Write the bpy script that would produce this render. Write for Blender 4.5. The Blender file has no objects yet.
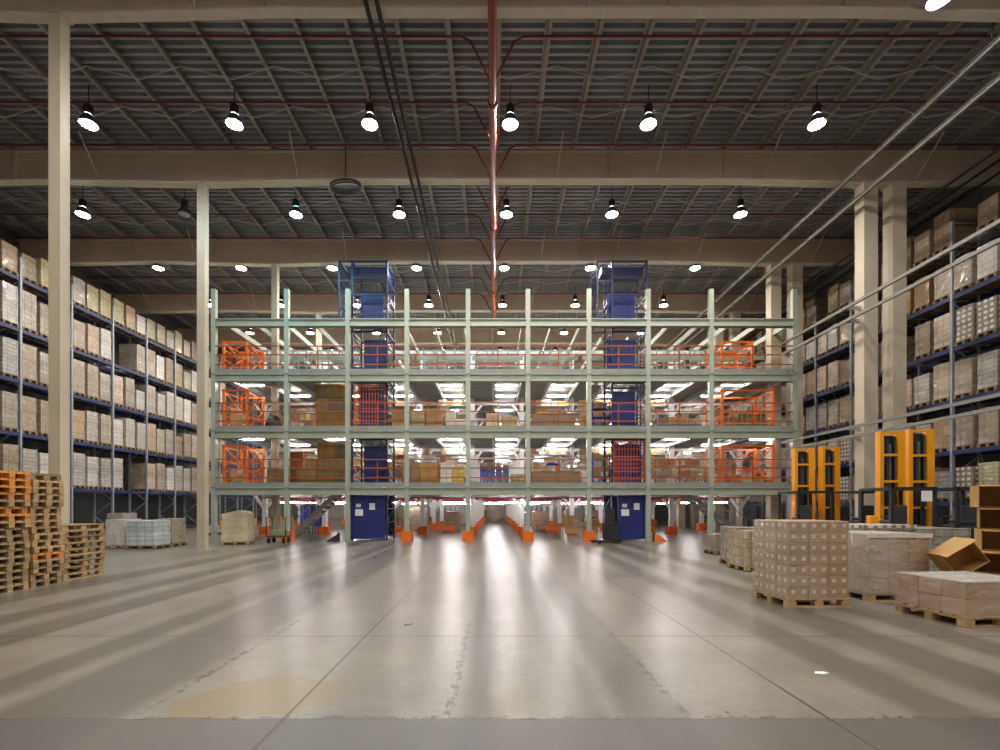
import bpy, math, random
from mathutils import Vector, Matrix
R = random.Random(7)
SC = bpy.context.scene
COL = SC.collection
PI = math.pi

# ------------------------------------------------------------------ helpers
class MB:
    """collects boxes, bars and tubes; build() links them as ONE mesh object"""
    def __init__(s):
        s.v, s.f, s.m, s.sm = [], [], [], []
    def box(s, x0, y0, z0, x1, y1, z1, mi=0):
        b = len(s.v)
        s.v += [(x0,y0,z0),(x1,y0,z0),(x1,y1,z0),(x0,y1,z0),(x0,y0,z1),(x1,y0,z1),(x1,y1,z1),(x0,y1,z1)]
        for q in ((0,3,2,1),(4,5,6,7),(0,1,5,4),(1,2,6,5),(2,3,7,6),(3,0,4,7)):
            s.f.append(tuple(b+i for i in q)); s.m.append(mi); s.sm.append(False)
        return s
    def cbox(s, cx, cy, cz, w, d, h, mi=0):
        return s.box(cx-w/2, cy-d/2, cz-h/2, cx+w/2, cy+d/2, cz+h/2, mi)
    def bar(s, p, q, w, h=None, mi=0, up=(0,0,1)):
        h = h or w
        p, q = Vector(p), Vector(q); d = (q-p).normalized(); u = Vector(up)
        if abs(d.dot(u)) > .98: u = Vector((1,0,0))
        a = d.cross(u).normalized()*w/2; c = a.cross(d).normalized()*h/2
        b = len(s.v)
        for e in (p, q):
            s.v += [tuple(e-a-c), tuple(e+a-c), tuple(e+a+c), tuple(e-a+c)]
        for f in ((0,1,2,3),(7,6,5,4),(0,4,5,1),(1,5,6,2),(2,6,7,3),(3,7,4,0)):
            s.f.append(tuple(b+i for i in f)); s.m.append(mi); s.sm.append(False)
        return s
    def tube(s, pts, r, n=8, mi=0):
        pts = [Vector(p) for p in pts]; b = len(s.v); K = len(pts)
        for i, p in enumerate(pts):
            d = (pts[min(i+1,K-1)]-pts[max(i-1,0)]).normalized()
            u = Vector((0,0,1)) if abs(d.z) < .9 else Vector((1,0,0))
            a = d.cross(u).normalized(); c = a.cross(d).normalized()
            for k in range(n):
                t = 2*PI*k/n
                s.v.append(tuple(p + a*math.cos(t)*r + c*math.sin(t)*r))
        for i in range(K-1):
            for k in range(n):
                s.f.append((b+i*n+k, b+i*n+(k+1)%n, b+(i+1)*n+(k+1)%n, b+(i+1)*n+k)); s.m.append(mi); s.sm.append(True)
        s.f.append(tuple(b+k for k in range(n))[::-1]); s.m.append(mi); s.sm.append(False)
        s.f.append(tuple(b+(K-1)*n+k for k in range(n))); s.m.append(mi); s.sm.append(False)
        return s
    def lathe(s, prof, c=(0,0,0), n=16, mi=0, cap=True):
        b = len(s.v); K = len(prof)
        for r, z in prof:
            for k in range(n):
                t = 2*PI*k/n
                s.v.append((c[0]+r*math.cos(t), c[1]+r*math.sin(t), c[2]+z))
        for i in range(K-1):
            for k in range(n):
                s.f.append((b+i*n+k, b+i*n+(k+1)%n, b+(i+1)*n+(k+1)%n, b+(i+1)*n+k)); s.m.append(mi); s.sm.append(True)
        if cap:
            s.f.append(tuple(b+k for k in range(n))[::-1]); s.m.append(mi); s.sm.append(False)
            s.f.append(tuple(b+(K-1)*n+k for k in range(n))); s.m.append(mi); s.sm.append(False)
        return s
    def poly(s, pts, ext, mi=0):
        """prism: closed outline pts extruded by the vector ext"""
        b = len(s.v); n = len(pts); e = Vector(ext)
        s.v += [tuple(p) for p in pts] + [tuple(Vector(p)+e) for p in pts]
        s.f.append(tuple(b+i for i in range(n))[::-1]); s.f.append(tuple(b+n+i for i in range(n)))
        s.m += [mi, mi]; s.sm += [False, False]
        for i in range(n):
            s.f.append((b+i, b+(i+1)%n, b+n+(i+1)%n, b+n+i)); s.m.append(mi); s.sm.append(False)
        return s
    def mesh(s, name, mats):
        me = bpy.data.meshes.new(name); me.from_pydata(s.v, [], s.f)
        for m in (mats if isinstance(mats, (list, tuple)) else [mats]): me.materials.append(m)
        me.polygons.foreach_set('material_index', s.m)
        me.polygons.foreach_set('use_smooth', s.sm)
        me.update()
        import bmesh
        bm = bmesh.new(); bm.from_mesh(me); bmesh.ops.recalc_face_normals(bm, faces=bm.faces); bm.to_mesh(me); bm.free()
        return me
    def build(s, name, mats, parent=None, loc=None, bevel=0):
        o = bpy.data.objects.new(name, s.mesh(name, mats)); COL.objects.link(o)
        if parent is not None: o.parent = parent
        if loc is not None: o.location = loc
        if bevel:
            m = o.modifiers.new('bevel', 'BEVEL'); m.width = bevel; m.segments = 2; m.limit_method = 'ANGLE'
        return o
    def wbuild(s, name, mats, parent, bevel=0):
        """mesh written in world coordinates, parented under an unrotated thing"""
        c = parent.location
        s.v = [(x-c[0], y-c[1], z-c[2]) for x, y, z in s.v]
        return s.build(name, mats, parent, bevel=bevel)

LABELS = {}
def tag(o, label, cat, group=None):
    n = len(label.split())
    if not 4 <= n <= 16: print('LEN LABEL', n, label)
    if label in LABELS and not (group and LABELS[label] == group): print('DUP LABEL', label)
    LABELS[label] = group
    o['label'] = label; o['category'] = cat
    if group: o['group'] = group
    elif 'group' in o: del o['group']
    return o
def thing(name, label, cat, loc=(0,0,0), rz=0, group=None):
    o = bpy.data.objects.new(name, None); COL.objects.link(o)
    o.location = loc; o.rotation_euler = (0,0,rz); o.empty_display_size = .2
    return tag(o, label, cat, group)
def structure(o):
    o['kind'] = 'structure'; return o
def copy_tree(o, parent=None):
    c = o.copy(); COL.objects.link(c)
    if parent is not None: c.parent = parent
    for ch in list(o.children): copy_tree(ch, c)
    return c
def dup(root, loc, rz, label, group=None):
    r = copy_tree(root); r.location = loc; r.rotation_euler = (0,0,rz)
    for k in ('label', 'category', 'group'):
        pass
    tag(r, label, root['category'], group); return r
def delete_tree(o):
    for ch in list(o.children): delete_tree(ch)
    bpy.data.objects.remove(o)
ORD = ['first','second','third','fourth','fifth','sixth','seventh','eighth','ninth','tenth','eleventh','twelfth','thirteenth','fourteenth',
       'fifteenth','sixteenth','seventeenth','eighteenth','nineteenth','twentieth','twenty-first','twenty-second','twenty-third','twenty-fourth',
       'twenty-fifth','twenty-sixth','twenty-seventh','twenty-eighth','twenty-ninth','thirtieth']

# ------------------------------------------------------------------ materials
class NT:
    def __init__(s, name):
        s.mat = bpy.data.materials.new(name); s.mat.use_nodes = True
        s.t = s.mat.node_tree; s.N = s.t.nodes; s.b = s.N['Principled BSDF']
    def n(s, typ, **kw):
        x = s.N.new(typ)
        for k, v in kw.items():
            if k.startswith('i_'): x.inputs[k[2:].replace('_', ' ')].default_value = v
            else: setattr(x, k, v)
        return x
    def l(s, a, b): s.t.links.new(a, b)
    def math(s, op, a, b=None, c=None):
        x = s.N.new('ShaderNodeMath'); x.operation = op
        for i, v in enumerate((a, b, c)):
            if v is None: continue
            if isinstance(v, (int, float)): x.inputs[i].default_value = v
            else: s.l(v, x.inputs[i])
        return x.outputs[0]
    def mix(s, f, a, b, mode='MIX'):
        x = s.N.new('ShaderNodeMix'); x.data_type = 'RGBA'; x.blend_type = mode
        for i, v in ((0, f), (6, a), (7, b)):
            if isinstance(v, (int, float)): x.inputs[i].default_value = v
            elif isinstance(v, tuple): x.inputs[i].default_value = v if len(v) == 4 else (*v, 1)
            else: s.l(v, x.inputs[i])
        return x.outputs[2]
    def noise(s, scale, vec=None, detail=3, rough=.55):
        x = s.n('ShaderNodeTexNoise'); x.inputs['Scale'].default_value = scale
        x.inputs['Detail'].default_value = detail; x.inputs['Roughness'].default_value = rough
        if vec is not None: s.l(vec, x.inputs['Vector'])
        return x.outputs['Fac']
    def ramp(s, f, stops):
        x = s.N.new('ShaderNodeValToRGB'); e = x.color_ramp.elements
        while len(e) < len(stops): e.new(.5)
        for q, (p, c) in zip(e, stops):
            q.position = p; q.color = c if len(c) == 4 else (*c, 1)
        s.l(f, x.inputs[0]); return x.outputs[0]
    def obj(s): return s.n('ShaderNodeTexCoord').outputs['Object']
    def pos(s): return s.n('ShaderNodeNewGeometry').outputs['Position']
    def bump(s, h, strength=.3, dist=.01):
        x = s.n('ShaderNodeBump'); x.inputs['Strength'].default_value = strength; x.inputs['Distance'].default_value = dist
        s.l(h, x.inputs['Height']); s.l(x.outputs[0], s.b.inputs['Normal'])
def paint(name, c, rough=.45, metal=0, var=.12, scale=3, coat=0, bump=0):
    t = NT(name); b = t.b
    f = t.noise(scale, t.obj())
    lo = tuple(x*(1-var) for x in c); hi = tuple(min(1, x*(1+var)) for x in c)
    t.l(t.ramp(f, [(.3, lo), (.7, hi)]), b.inputs['Base Color'])
    b.inputs['Roughness'].default_value = rough; b.inputs['Metallic'].default_value = metal
    b.inputs['Coat Weight'].default_value = coat
    if bump: t.bump(t.noise(scale*6, t.obj()), bump)
    return t.mat
def glow(name, c, e):
    t = NT(name); b = t.b
    b.inputs['Base Color'].default_value = (.9,.9,.9,1)
    b.inputs['Emission Color'].default_value = (*c, 1); b.inputs['Emission Strength'].default_value = e
    return t.mat
def cartons(name, c1, c2, bw, bh, seam=.6, label=0, film=.5, rough=.6, crinkle=.5):
    """a wrapped block of cartons: seams by brick pattern on every side, wrinkled film gloss, small printed labels if asked"""
    t = NT(name); b = t.b
    o = t.obj(); s = t.n('ShaderNodeSeparateXYZ'); t.l(o, s.inputs[0])
    u = t.math('ADD', s.outputs[0], s.outputs[1])
    cv = t.n('ShaderNodeCombineXYZ'); t.l(u, cv.inputs[0]); t.l(s.outputs[2], cv.inputs[1])
    br = t.n('ShaderNodeTexBrick'); t.l(cv.outputs[0], br.inputs['Vector'])
    br.inputs['Scale'].default_value = 1; br.inputs['Brick Width'].default_value = bw; br.inputs['Row Height'].default_value = bh
    br.inputs['Mortar Size'].default_value = .012; br.inputs['Mortar Smooth'].default_value = .3; br.offset = 0.0
    br.inputs['Color1'].default_value = (*c1, 1); br.inputs['Color2'].default_value = (*c2, 1)
    br.inputs['Mortar'].default_value = (*[x*seam for x in c1], 1)
    col = br.outputs['Color']
    oi = t.n('ShaderNodeObjectInfo')
    hsv = t.n('ShaderNodeHueSaturation')
    t.l(col, hsv.inputs['Color'])
    t.l(t.math('MULTIPLY_ADD', oi.outputs['Random'], .5, .72), hsv.inputs['Value'])
    t.l(t.math('MULTIPLY_ADD', oi.outputs['Random'], .5, .7), hsv.inputs['Saturation'])
    col = hsv.outputs[0]
    if label:
        fu = t.math('FRACT', t.math('DIVIDE', u, bw)); fv = t.math('FRACT', t.math('DIVIDE', s.outputs[2], bh))
        m = t.math('MULTIPLY', t.math('LESS_THAN', t.math('ABSOLUTE', t.math('SUBTRACT', fu, .5)), .26),
                   t.math('LESS_THAN', t.math('ABSOLUTE', t.math('SUBTRACT', fv, .52)), .24))
        col = t.mix(t.math('MULTIPLY', m, label), col, (.8,.8,.78))
    sh = t.noise(1.7, o, 3, .6)
    col = t.mix(.8, col, t.ramp(sh, [(.32,(.66,.63,.60)),(.66,(1.05,1.04,1.03))]), 'MULTIPLY')
    if film:
        w = t.noise(7, o, 4, .7)
        k = t.math('MULTIPLY', t.math('GREATER_THAN', w, .58), film*.35)
        col = t.mix(k, col, (.74,.73,.71))
    t.l(col, b.inputs['Base Color'])
    b.inputs['Roughness'].default_value = rough
    b.inputs['Coat Weight'].default_value = film; b.inputs['Coat Roughness'].default_value = .18
    nz = t.noise(9, o, 4, .7)
    hh = t.math('ADD', t.math('MULTIPLY', nz, crinkle), t.math('MULTIPLY', br.outputs['Fac'], -.5))
    t.bump(hh, .55, .03)
    return t.mat

M = {}
M['cream'] = paint('cream_steel', (.52,.44,.335), .5, scale=1.2, var=.06)
M['rafter'] = paint('beige_rafter', (.60,.47,.37), .55, scale=.8, var=.08)
M['flange'] = paint('pale_flange', (.62,.56,.46), .5, var=.05)
M['purlin'] = paint('purlin_galvanised', (.34,.31,.28), .5, .1)
M['railgrey'] = paint('rail_grey', (.20,.185,.16), .6)
M['wire'] = paint('pale_wire', (.60,.57,.52), .5)
M['redpipe'] = paint('sprinkler_red', (.22,.035,.026), .65)
M['black'] = paint('black_paint', (.018,.018,.02), .5)
M['darkgrey'] = paint('dark_grey', (.05,.05,.055), .6)
M['rubber'] = paint('rubber', (.012,.012,.013), .8)
M['mezz'] = paint('grey_green_steel', (.37,.40,.335), .45, .1, scale=1.5, var=.07)
M['deck'] = paint('grey_deck', (.26,.265,.25), .55, .1)
M['under'] = paint('pale_joist', (.62,.60,.57), .5)
M['white'] = paint('white_paint', (.78,.77,.75), .5, var=.04)
M['orange'] = paint('orange_paint', (.78,.16,.012), .45)
M['railred'] = paint('rust_orange_rail', (.38,.075,.014), .5)
M['blue'] = paint('deep_blue_paint', (.016,.024,.17), .42, scale=1)
M['liftframe'] = paint('dark_blue_frame', (.012,.016,.075), .45)
M['rackblue'] = paint('rack_upright_grey', (.27,.29,.32), .45, .3)
M['beamblue'] = paint('rack_beam_blue', (.010,.016,.09), .5)
M['yellow'] = paint('mast_yellow', (.85,.33,.006), .4, var=.06, coat=.2)
M['grey'] = paint('light_grey_steel', (.42,.42,.41), .4, .4)
M['paper'] = paint('paper_label', (.80,.79,.76), .6, var=.03)
M['cartonlabel'] = paint('carton_label', (.60,.54,.47), .6, var=.05)
M['tape'] = paint('brown_tape', (.45,.32,.18), .3)
M['bluecloth'] = paint('blue_cloth', (.03,.05,.30), .8)
M['yellowgoods'] = cartons('yellow_goods', (.62,.44,.10), (.70,.60,.35), .3, .17, film=.2)
M['whitegoods'] = cartons('white_goods', (.72,.70,.66), (.62,.58,.53), .34, .22, film=.2)
M['bluegoods'] = cartons('blue_yellow_goods', (.05,.07,.45), (.60,.50,.10), .16, .5, film=.3)
M['brown'] = cartons('brown_board', (.27,.175,.06), (.31,.205,.075), 1.1, .52, film=0, crinkle=.1)
M['brownplain'] = cartons('brown_carton', (.40,.255,.115), (.46,.30,.14), 1.3, 1.3, film=0, crinkle=.1)
M['palecarton'] = cartons('pale_carton', (.60,.46,.31), (.66,.52,.37), 1.3, 1.3, film=0, crinkle=.1)
M['whitecarton'] = cartons('white_carton', (.72,.68,.62), (.76,.73,.68), 1.3, 1.3, film=0, crinkle=.1)
M['redcarton'] = cartons('reddish_carton', (.42,.17,.10), (.5,.22,.13), 1.3, 1.3, film=0, crinkle=.1)
M['greencrate'] = cartons('green_crates', (.20,.22,.13), (.30,.31,.20), .2, .28, seam=.1, film=0)

def wood(name, c1, c2):
    t = NT(name); o = t.obj()
    mp = t.n('ShaderNodeMapping'); mp.inputs['Scale'].default_value = (2, 14, 14); t.l(o, mp.inputs[0])
    f = t.noise(3, mp.outputs[0], 4, .6)
    oi = t.n('ShaderNodeObjectInfo')
    c = t.ramp(f, [(.3, c1), (.7, c2)])
    h = t.n('ShaderNodeHueSaturation'); t.l(c, h.inputs['Color'])
    t.l(t.math('MULTIPLY_ADD', oi.outputs['Random'], .5, .72), h.inputs['Value'])
    t.l(h.outputs[0], t.b.inputs['Base Color']); t.b.inputs['Roughness'].default_value = .75
    t.bump(f, .2, .004)
    return t.mat
M['wood'] = wood('pale_pallet_wood', (.32,.205,.09), (.50,.345,.165))
M['oldwood'] = wood('grey_pallet_wood', (.23,.155,.08), (.38,.265,.14))
M['darkwood'] = wood('rack_pallet_wood', (.16,.11,.06), (.27,.19,.105))
M['orangewood'] = wood('orange_pallet_wood', (.52,.19,.035), (.68,.29,.06))
M['bench'] = wood('bench_wood', (.40,.25,.11), (.48,.31,.15))

RACKMATS = [
    cartons('wrapped_tan', (.36,.265,.18), (.40,.30,.21), .40, .27),
    cartons('wrapped_beige', (.43,.34,.265), (.46,.375,.30), .30, .20),
    cartons('wrapped_grey', (.37,.335,.30), (.43,.40,.365), .38, .16),
    cartons('wrapped_white', (.52,.485,.45), (.57,.54,.51), .38, .22),
    cartons('wrapped_brown', (.29,.195,.11), (.33,.225,.13), .58, .42, film=.25),
    cartons('wrapped_labelled', (.33,.25,.18), (.37,.285,.215), .20, .19, label=.85),
    cartons('wrapped_yellowish', (.42,.36,.22), (.48,.43,.29), .35, .14, film=.7),
]
RACKLOOK = ['tan carton', 'beige carton', 'grey carton', 'white carton', 'plain brown', 'white-labelled', 'straw-coloured sack']

def film_mat(name, lo, hi):
    t = NT(name); N = t.N
    out = [n for n in N if n.type == 'OUTPUT_MATERIAL'][0]
    tr = t.n('ShaderNodeBsdfTransparent'); gl = t.n('ShaderNodeBsdfGlossy'); gl.inputs['Roughness'].default_value = .2
    df = t.n('ShaderNodeBsdfDiffuse'); df.inputs[0].default_value = (.8,.79,.77,1)
    o = t.obj(); mp = t.n('ShaderNodeMapping'); mp.inputs['Scale'].default_value = (2.2, 2.2, 7); mp.inputs['Rotation'].default_value = (.35,.25,0); t.l(o, mp.inputs[0])
    f = t.noise(2.5, mp.outputs[0], 6, .75)
    bp = t.n('ShaderNodeBump'); bp.inputs['Strength'].default_value = .8; bp.inputs['Distance'].default_value = .03
    t.l(f, bp.inputs['Height']); t.l(bp.outputs[0], gl.inputs['Normal'])
    m1 = t.n('ShaderNodeMixShader'); m1.inputs[0].default_value = .45; t.l(df.outputs[0], m1.inputs[1]); t.l(gl.outputs[0], m1.inputs[2])
    mr = t.n('ShaderNodeMapRange'); mr.inputs[1].default_value = .42; mr.inputs[2].default_value = .68; mr.inputs[3].default_value = lo; mr.inputs[4].default_value = hi
    t.l(f, mr.inputs[0])
    m2 = t.n('ShaderNodeMixShader'); t.l(mr.outputs[0], m2.inputs[0])
    t.l(tr.outputs[0], m2.inputs[1]); t.l(m1.outputs[0], m2.inputs[2]); t.l(m2.outputs[0], out.inputs[0])
    return t.mat
M['film'] = film_mat('stretch_film', .05, .42)
M['filmheavy'] = film_mat('heavy_film', .22, .75)
def thick_film():
    t = NT('milky_film'); o = t.obj()
    f = t.noise(3, o, 5, .7)
    t.l(t.ramp(f, [(.3, (.50,.45,.40)), (.7, (.72,.69,.66))]), t.b.inputs['Base Color'])
    t.b.inputs['Roughness'].default_value = .3; t.b.inputs['Coat Weight'].default_value = .6; t.bump(f, .6, .04); return t.mat
M['milky'] = thick_film()

# lights' lenses
E_LAMP = 330.0
LAMPGREEN = glow('lamp_lens_greenish', (1,.955,.86), E_LAMP)
LAMPBLUE = glow('lamp_lens_bluish', (.70,.84,1), E_LAMP)
LAMPCYAN = glow('lamp_lens_cyan', (.35,.88,1), E_LAMP*.8)
LAMPORANGE = glow('lamp_lens_orange', (1,.42,.10), E_LAMP*.4)
LAMPOFF = paint('lamp_lens_unlit', (.4,.4,.4), .2)
TUBE = glow('tube_light', (1,.955,.945), 95.0)
TUBELOW = glow('tube_light_low', (1,.955,.945), 62.0)

def floor_mat():
    t = NT('polished_concrete'); p = t.pos()
    s = t.n('ShaderNodeSeparateXYZ'); t.l(p, s.inputs[0]); X, Y = s.outputs[0], s.outputs[1]
    big = t.noise(.55, p, 5, .6); fine = t.noise(14, p, 4, .65); mid = t.noise(2.3, p, 4, .6)
    # streaks that follow the driving direction
    mp = t.n('ShaderNodeMapping'); mp.inputs['Scale'].default_value = (2.4, .10, 1); t.l(p, mp.inputs[0])
    streak = t.noise(1, mp.outputs[0], 4, .6)
    base = t.ramp(big, [(.3, (.195,.172,.145)), (.7, (.285,.255,.22))])
    base = t.mix(.4, base, t.ramp(streak, [(.30, (.66,.66,.66)), (.70, (1,1,1))]), 'MULTIPLY')
    base = t.mix(.75, base, t.ramp(fine, [(.30, (.80,.80,.79)), (.65, (1.04,1.04,1.04))]), 'MULTIPLY')
    base = t.mix(.8, base, t.ramp(mid, [(.32, (.78,.77,.75)), (.64, (1.05,1.05,1.05))]), 'MULTIPLY')
    grit = t.noise(55, p, 3, .7)
    base = t.mix(t.math('MULTIPLY', t.math('GREATER_THAN', grit, .68), .35), base, (.08,.068,.055))
    # worn tyre lanes along the hall
    wob = t.math('MULTIPLY', t.math('SUBTRACT', mid, .5), .22)
    Xw = t.math('ADD', X, wob)
    def lane(x0, w, soft=.16):
        d = t.math('ABSOLUTE', t.math('SUBTRACT', Xw, x0))
        mr = t.n('ShaderNodeMapRange'); mr.inputs[1].default_value = w; mr.inputs[2].default_value = w+soft
        mr.inputs[3].default_value = 1; mr.inputs[4].default_value = 0; t.l(d, mr.inputs[0]); return mr.outputs[0]
    m = None
    for x0, w in ((-3.35,.45),(-4.35,.14),(-5.9,.22),(-6.9,.2),(-.12,.06),(.70,.09),(1.24,.17),(3.5,.18),(4.5,.26),(-8.4,.3),(5.6,.2)):
        q = lane(x0, w); m = q if m is None else t.math('MAXIMUM', m, q)
    base = t.mix(t.math('MULTIPLY', m, .72), base, (.088,.077,.067))
    # darker smooth strip across the front of the hall
    yy = t.math('ADD', Y, t.math('MULTIPLY', t.math('SUBTRACT', mid, .5), .10))
    fr = t.math('LESS_THAN', yy, 3.56)
    base = t.mix(t.math('MULTIPLY', fr, .8), base, (.075,.066,.058))
    # ochre stain on the slab
    dx = t.math('DIVIDE', t.math('ADD', X, 1.95), .62); dy = t.math('DIVIDE', t.math('SUBTRACT', Y, 3.98), .46)
    r = t.math('SQRT', t.math('ADD', t.math('MULTIPLY', dx, dx), t.math('MULTIPLY', dy, dy)))
    r = t.math('ADD', r, t.math('MULTIPLY', t.math('SUBTRACT', mid, .5), 1.5))
    stain = t.math('MULTIPLY', t.math('LESS_THAN', r, 1), t.math('GREATER_THAN', yy, 3.56))
    base = t.mix(t.math('MULTIPLY', stain, .72), base, (.225,.16,.075))
    # saw-cut joints and chipped slab edges
    j = None
    for x0 in (-1.58, 2.52, -5.68, 6.62, -9.78, 10.7, -13.9):
        q = t.math('LESS_THAN', t.math('ABSOLUTE', t.math('SUBTRACT', X, x0)), .013); j = q if j is None else t.math('MAXIMUM', j, q)
    for y0 in (5.8, 9.9, 14, 18.1):
        q = t.math('LESS_THAN', t.math('ABSOLUTE', t.math('SUBTRACT', Y, y0)), .016); j = t.math('MAXIMUM', j, q)
    chip = t.math('MULTIPLY', t.math('SUBTRACT', t.noise(9, p, 4, .7), .5), .2)
    near = t.math('MULTIPLY', t.math('LESS_THAN', Y, 6.6), t.math('GREATER_THAN', Y, 3.55))
    for x0 in (-2.72, -.34, 1.47):
        d = t.math('ABSOLUTE', t.math('SUBTRACT', t.math('ADD', X, t.math('MULTIPLY', chip, .3)), x0))
        w = t.math('MULTIPLY', t.math('GREATER_THAN', chip, .004), .034)
        q = t.math('MULTIPLY', t.math('LESS_THAN', d, t.math('ADD', w, .004)), near); j = t.math('MAXIMUM', j, q)
    dy2 = t.math('ABSOLUTE', t.math('SUBTRACT', t.math('ADD', yy, t.math('MULTIPLY', chip, .3)), 3.57))
    inx = t.math('MULTIPLY', t.math('GREATER_THAN', X, -2.75), t.math('LESS_THAN', X, 4.5))
    q = t.math('MULTIPLY', t.math('LESS_THAN', dy2, t.math('MULTIPLY', t.math('GREATER_THAN', chip, .008), .03)), inx); j = t.math('MAXIMUM', j, q)
    base = t.mix(t.math('MULTIPLY', j, .88), base, (.05,.04,.03))
    t.l(base, t.b.inputs['Base Color'])
    rg = t.math('ADD', t.math('MULTIPLY_ADD', streak, .06, .235), t.math('MULTIPLY', mid, .05))
    rg = t.math('ADD', rg, t.math('MULTIPLY', fr, .14))
    t.l(rg, t.b.inputs['Roughness']); t.b.inputs['Specular IOR Level'].default_value = .5
    hgt = t.math('ADD', t.math('MULTIPLY', j, -1), t.math('MULTIPLY', fine, .12)); t.bump(hgt, .12, .01)
    return t.mat
M['floor'] = floor_mat()

# ------------------------------------------------------------------ the setting
YB, YF = -9.0, 62.0          # ends of the hall
XL, XR = -23.2, 19.6
structure(MB().box(XL-.3, YB-.3, -.25, XR+.3, YF+.3, 0).build('floor', M['floor']))
wallm = paint('wall_panel', (.40,.385,.36), .6, scale=.5)
darkwall = paint('wall_panel_dark', (.13,.125,.12), .65, scale=.5)
structure(MB().box(XL-.3, YB, 0, XL, YF, 15.6).build('wall_left', darkwall))
structure(MB().box(XR, YB, 0, XR+.3, YF, 15.6).build('wall_right', darkwall))
structure(MB().box(XL-.3, YF, 0, XR+.3, YF+.3, 15.6).build('wall_back', wallm))
structure(MB().box(XL-.3, YB-.3, 0, XR+.3, YB, 15.6).build('wall_front', wallm))
# trapezoidal roof sheeting, ribs across the hall
rm = paint('roof_sheet', (.33,.345,.375), .42, .2, scale=.6, var=.15)
def roof():
    mb = MB(); pitch = .24; z0, z1 = 14.84, 14.96; prof = []
    y = YB
    while y < YF:
        prof += [(y, z0), (y+.09, z0), (y+.12, z1), (y+.21, z1)]; y += pitch
    prof.append((YF, z0)); b = 0; n = len(prof)
    for (yy, zz) in prof: mb.v += [(XL-.2, yy, zz), (XR+.2, yy, zz)]
    for i in range(n-1):
        mb.f.append((2*i, 2*i+1, 2*i+3, 2*i+2)); mb.m.append(0); mb.sm.append(False)
    return mb
structure(roof().build('ceiling', rm))
structure(MB().box(XL-.3, YB-.3, 15.2, XR+.3, YF+.3, 15.5).build('ceiling_outer', darkwall))
# purlins, each a Z section running down the hall
for k in range(-17, 14):
    x = 1.49 + 1.38*k
    if not XL < x < XR: continue
    mb = MB().box(x-.012, YB, 14.60, x+.012, YF, 14.835).box(x-.012, YB, 14.585, x+.09, YF, 14.605).box(x-.09, YB, 14.815, x+.012, YF, 14.838)
    structure(mb.build('purlin_beam', M['purlin']))
# rafters: tapered I girders with pale flanges and thin fly braces
RY = [11.6 + 5.75*k for k in range(-3, 9)]; RY[3] = 11.4
CX = -10.7
for i, y in enumerate(RY):
    zt = 14.58
    def bot(x):
        d = min(abs(x-CX), abs(x-14.1), abs(x-XL-.5))
        return 13.52 - .14*max(0, 1-d/5.2) + .0
    xs = [XL, -20, -17, CX-5.2, CX-2.6, CX, CX+2.6, CX+5.2, 0, 4, 8.9, 11.5, 14.1, 16.7, XR]
    low = [(x, y-.02, bot(x)) for x in xs]
    pts = low + [(x, y-.02, zt) for x in reversed(xs)]
    web = structure(MB().poly(pts, (0,.04,0)).build('roof_beam', M['rafter']))
    fl = MB()
    for (a, b_) in zip(low[:-1], low[1:]):
        fl.bar((a[0], y, a[2]), (b_[0], y, b_[2]), (.24 if i == 3 else .32), .05)
    f = fl.build('bottom_flange', M['flange'], web)
    MB().box(XL, y-.15, zt-.03, XR, y+.15, zt).build('top_flange', M['rafter'], web)
    for x in (-21, -14.5, -7.2, -3.2, 2.3, 5.9, 9.9, 15.5):
        MB().bar((x, y-.02, bot(x)+.15), (x+.1, y-1.0, 14.6), .035).build('fly_brace', M['wire'], web)
    for x in (-17.5, -5.5, 0, 4.2, 8.4):
        MB().box(x-.012, y-.14, 13.52, x+.012, y+.14, 14.56).build('web_stiffener', M['rafter'], web)
# columns
def column(x, y, w, top=13.42, d=None):
    d = d or w
    mb = MB(); t = .03
    mb.box(x-w/2, y-d/2, 0, x+w/2, y-d/2+t, top).box(x-w/2, y+d/2-t, 0, x+w/2, y+d/2, top).box(x-w/2+.004, y-d/2+t, 0, x+w/2-.004, y+d/2-t, top)
    o = structure(mb.build('column', M['cream']))
    MB().box(x-w/2-.06, y-d/2-.06, 0, x+w/2+.06, y+d/2+.06, .03).build('base_plate', M['cream'], o)
    MB().box(x-w/2-.05, y-d/2-.05, top-.04, x+w/2+.05, y+d/2+.05, top).build('cap_plate', M['cream'], o)
for y in RY[3:8]: column(-10.5 if y < 12 else CX, y, .28, d=.26)
for y in RY[4:8]:
    column(13.68, y, .50, d=.45); column(14.72, y, .50, d=.45)
# thin zigzag bracing rods under the purlins
def zigzag(y, x0, x1, step, amp, z):
    pts, k, x = [], 0, x0
    while x < x1:
        pts.append((x, y + (amp if k % 2 else -amp), z - (.10 if k % 2 else 0))); x += step; k += 1
    return MB().tube(pts, .02, 4)
for y0 in RY[2:8]:
    for dy in (2.6, 4.0):
        structure(zigzag(y0+dy, XL+.2, 18.5, 1.38, .16, 14.5).build('roof_bracing_beam', M['wire']))

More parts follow.
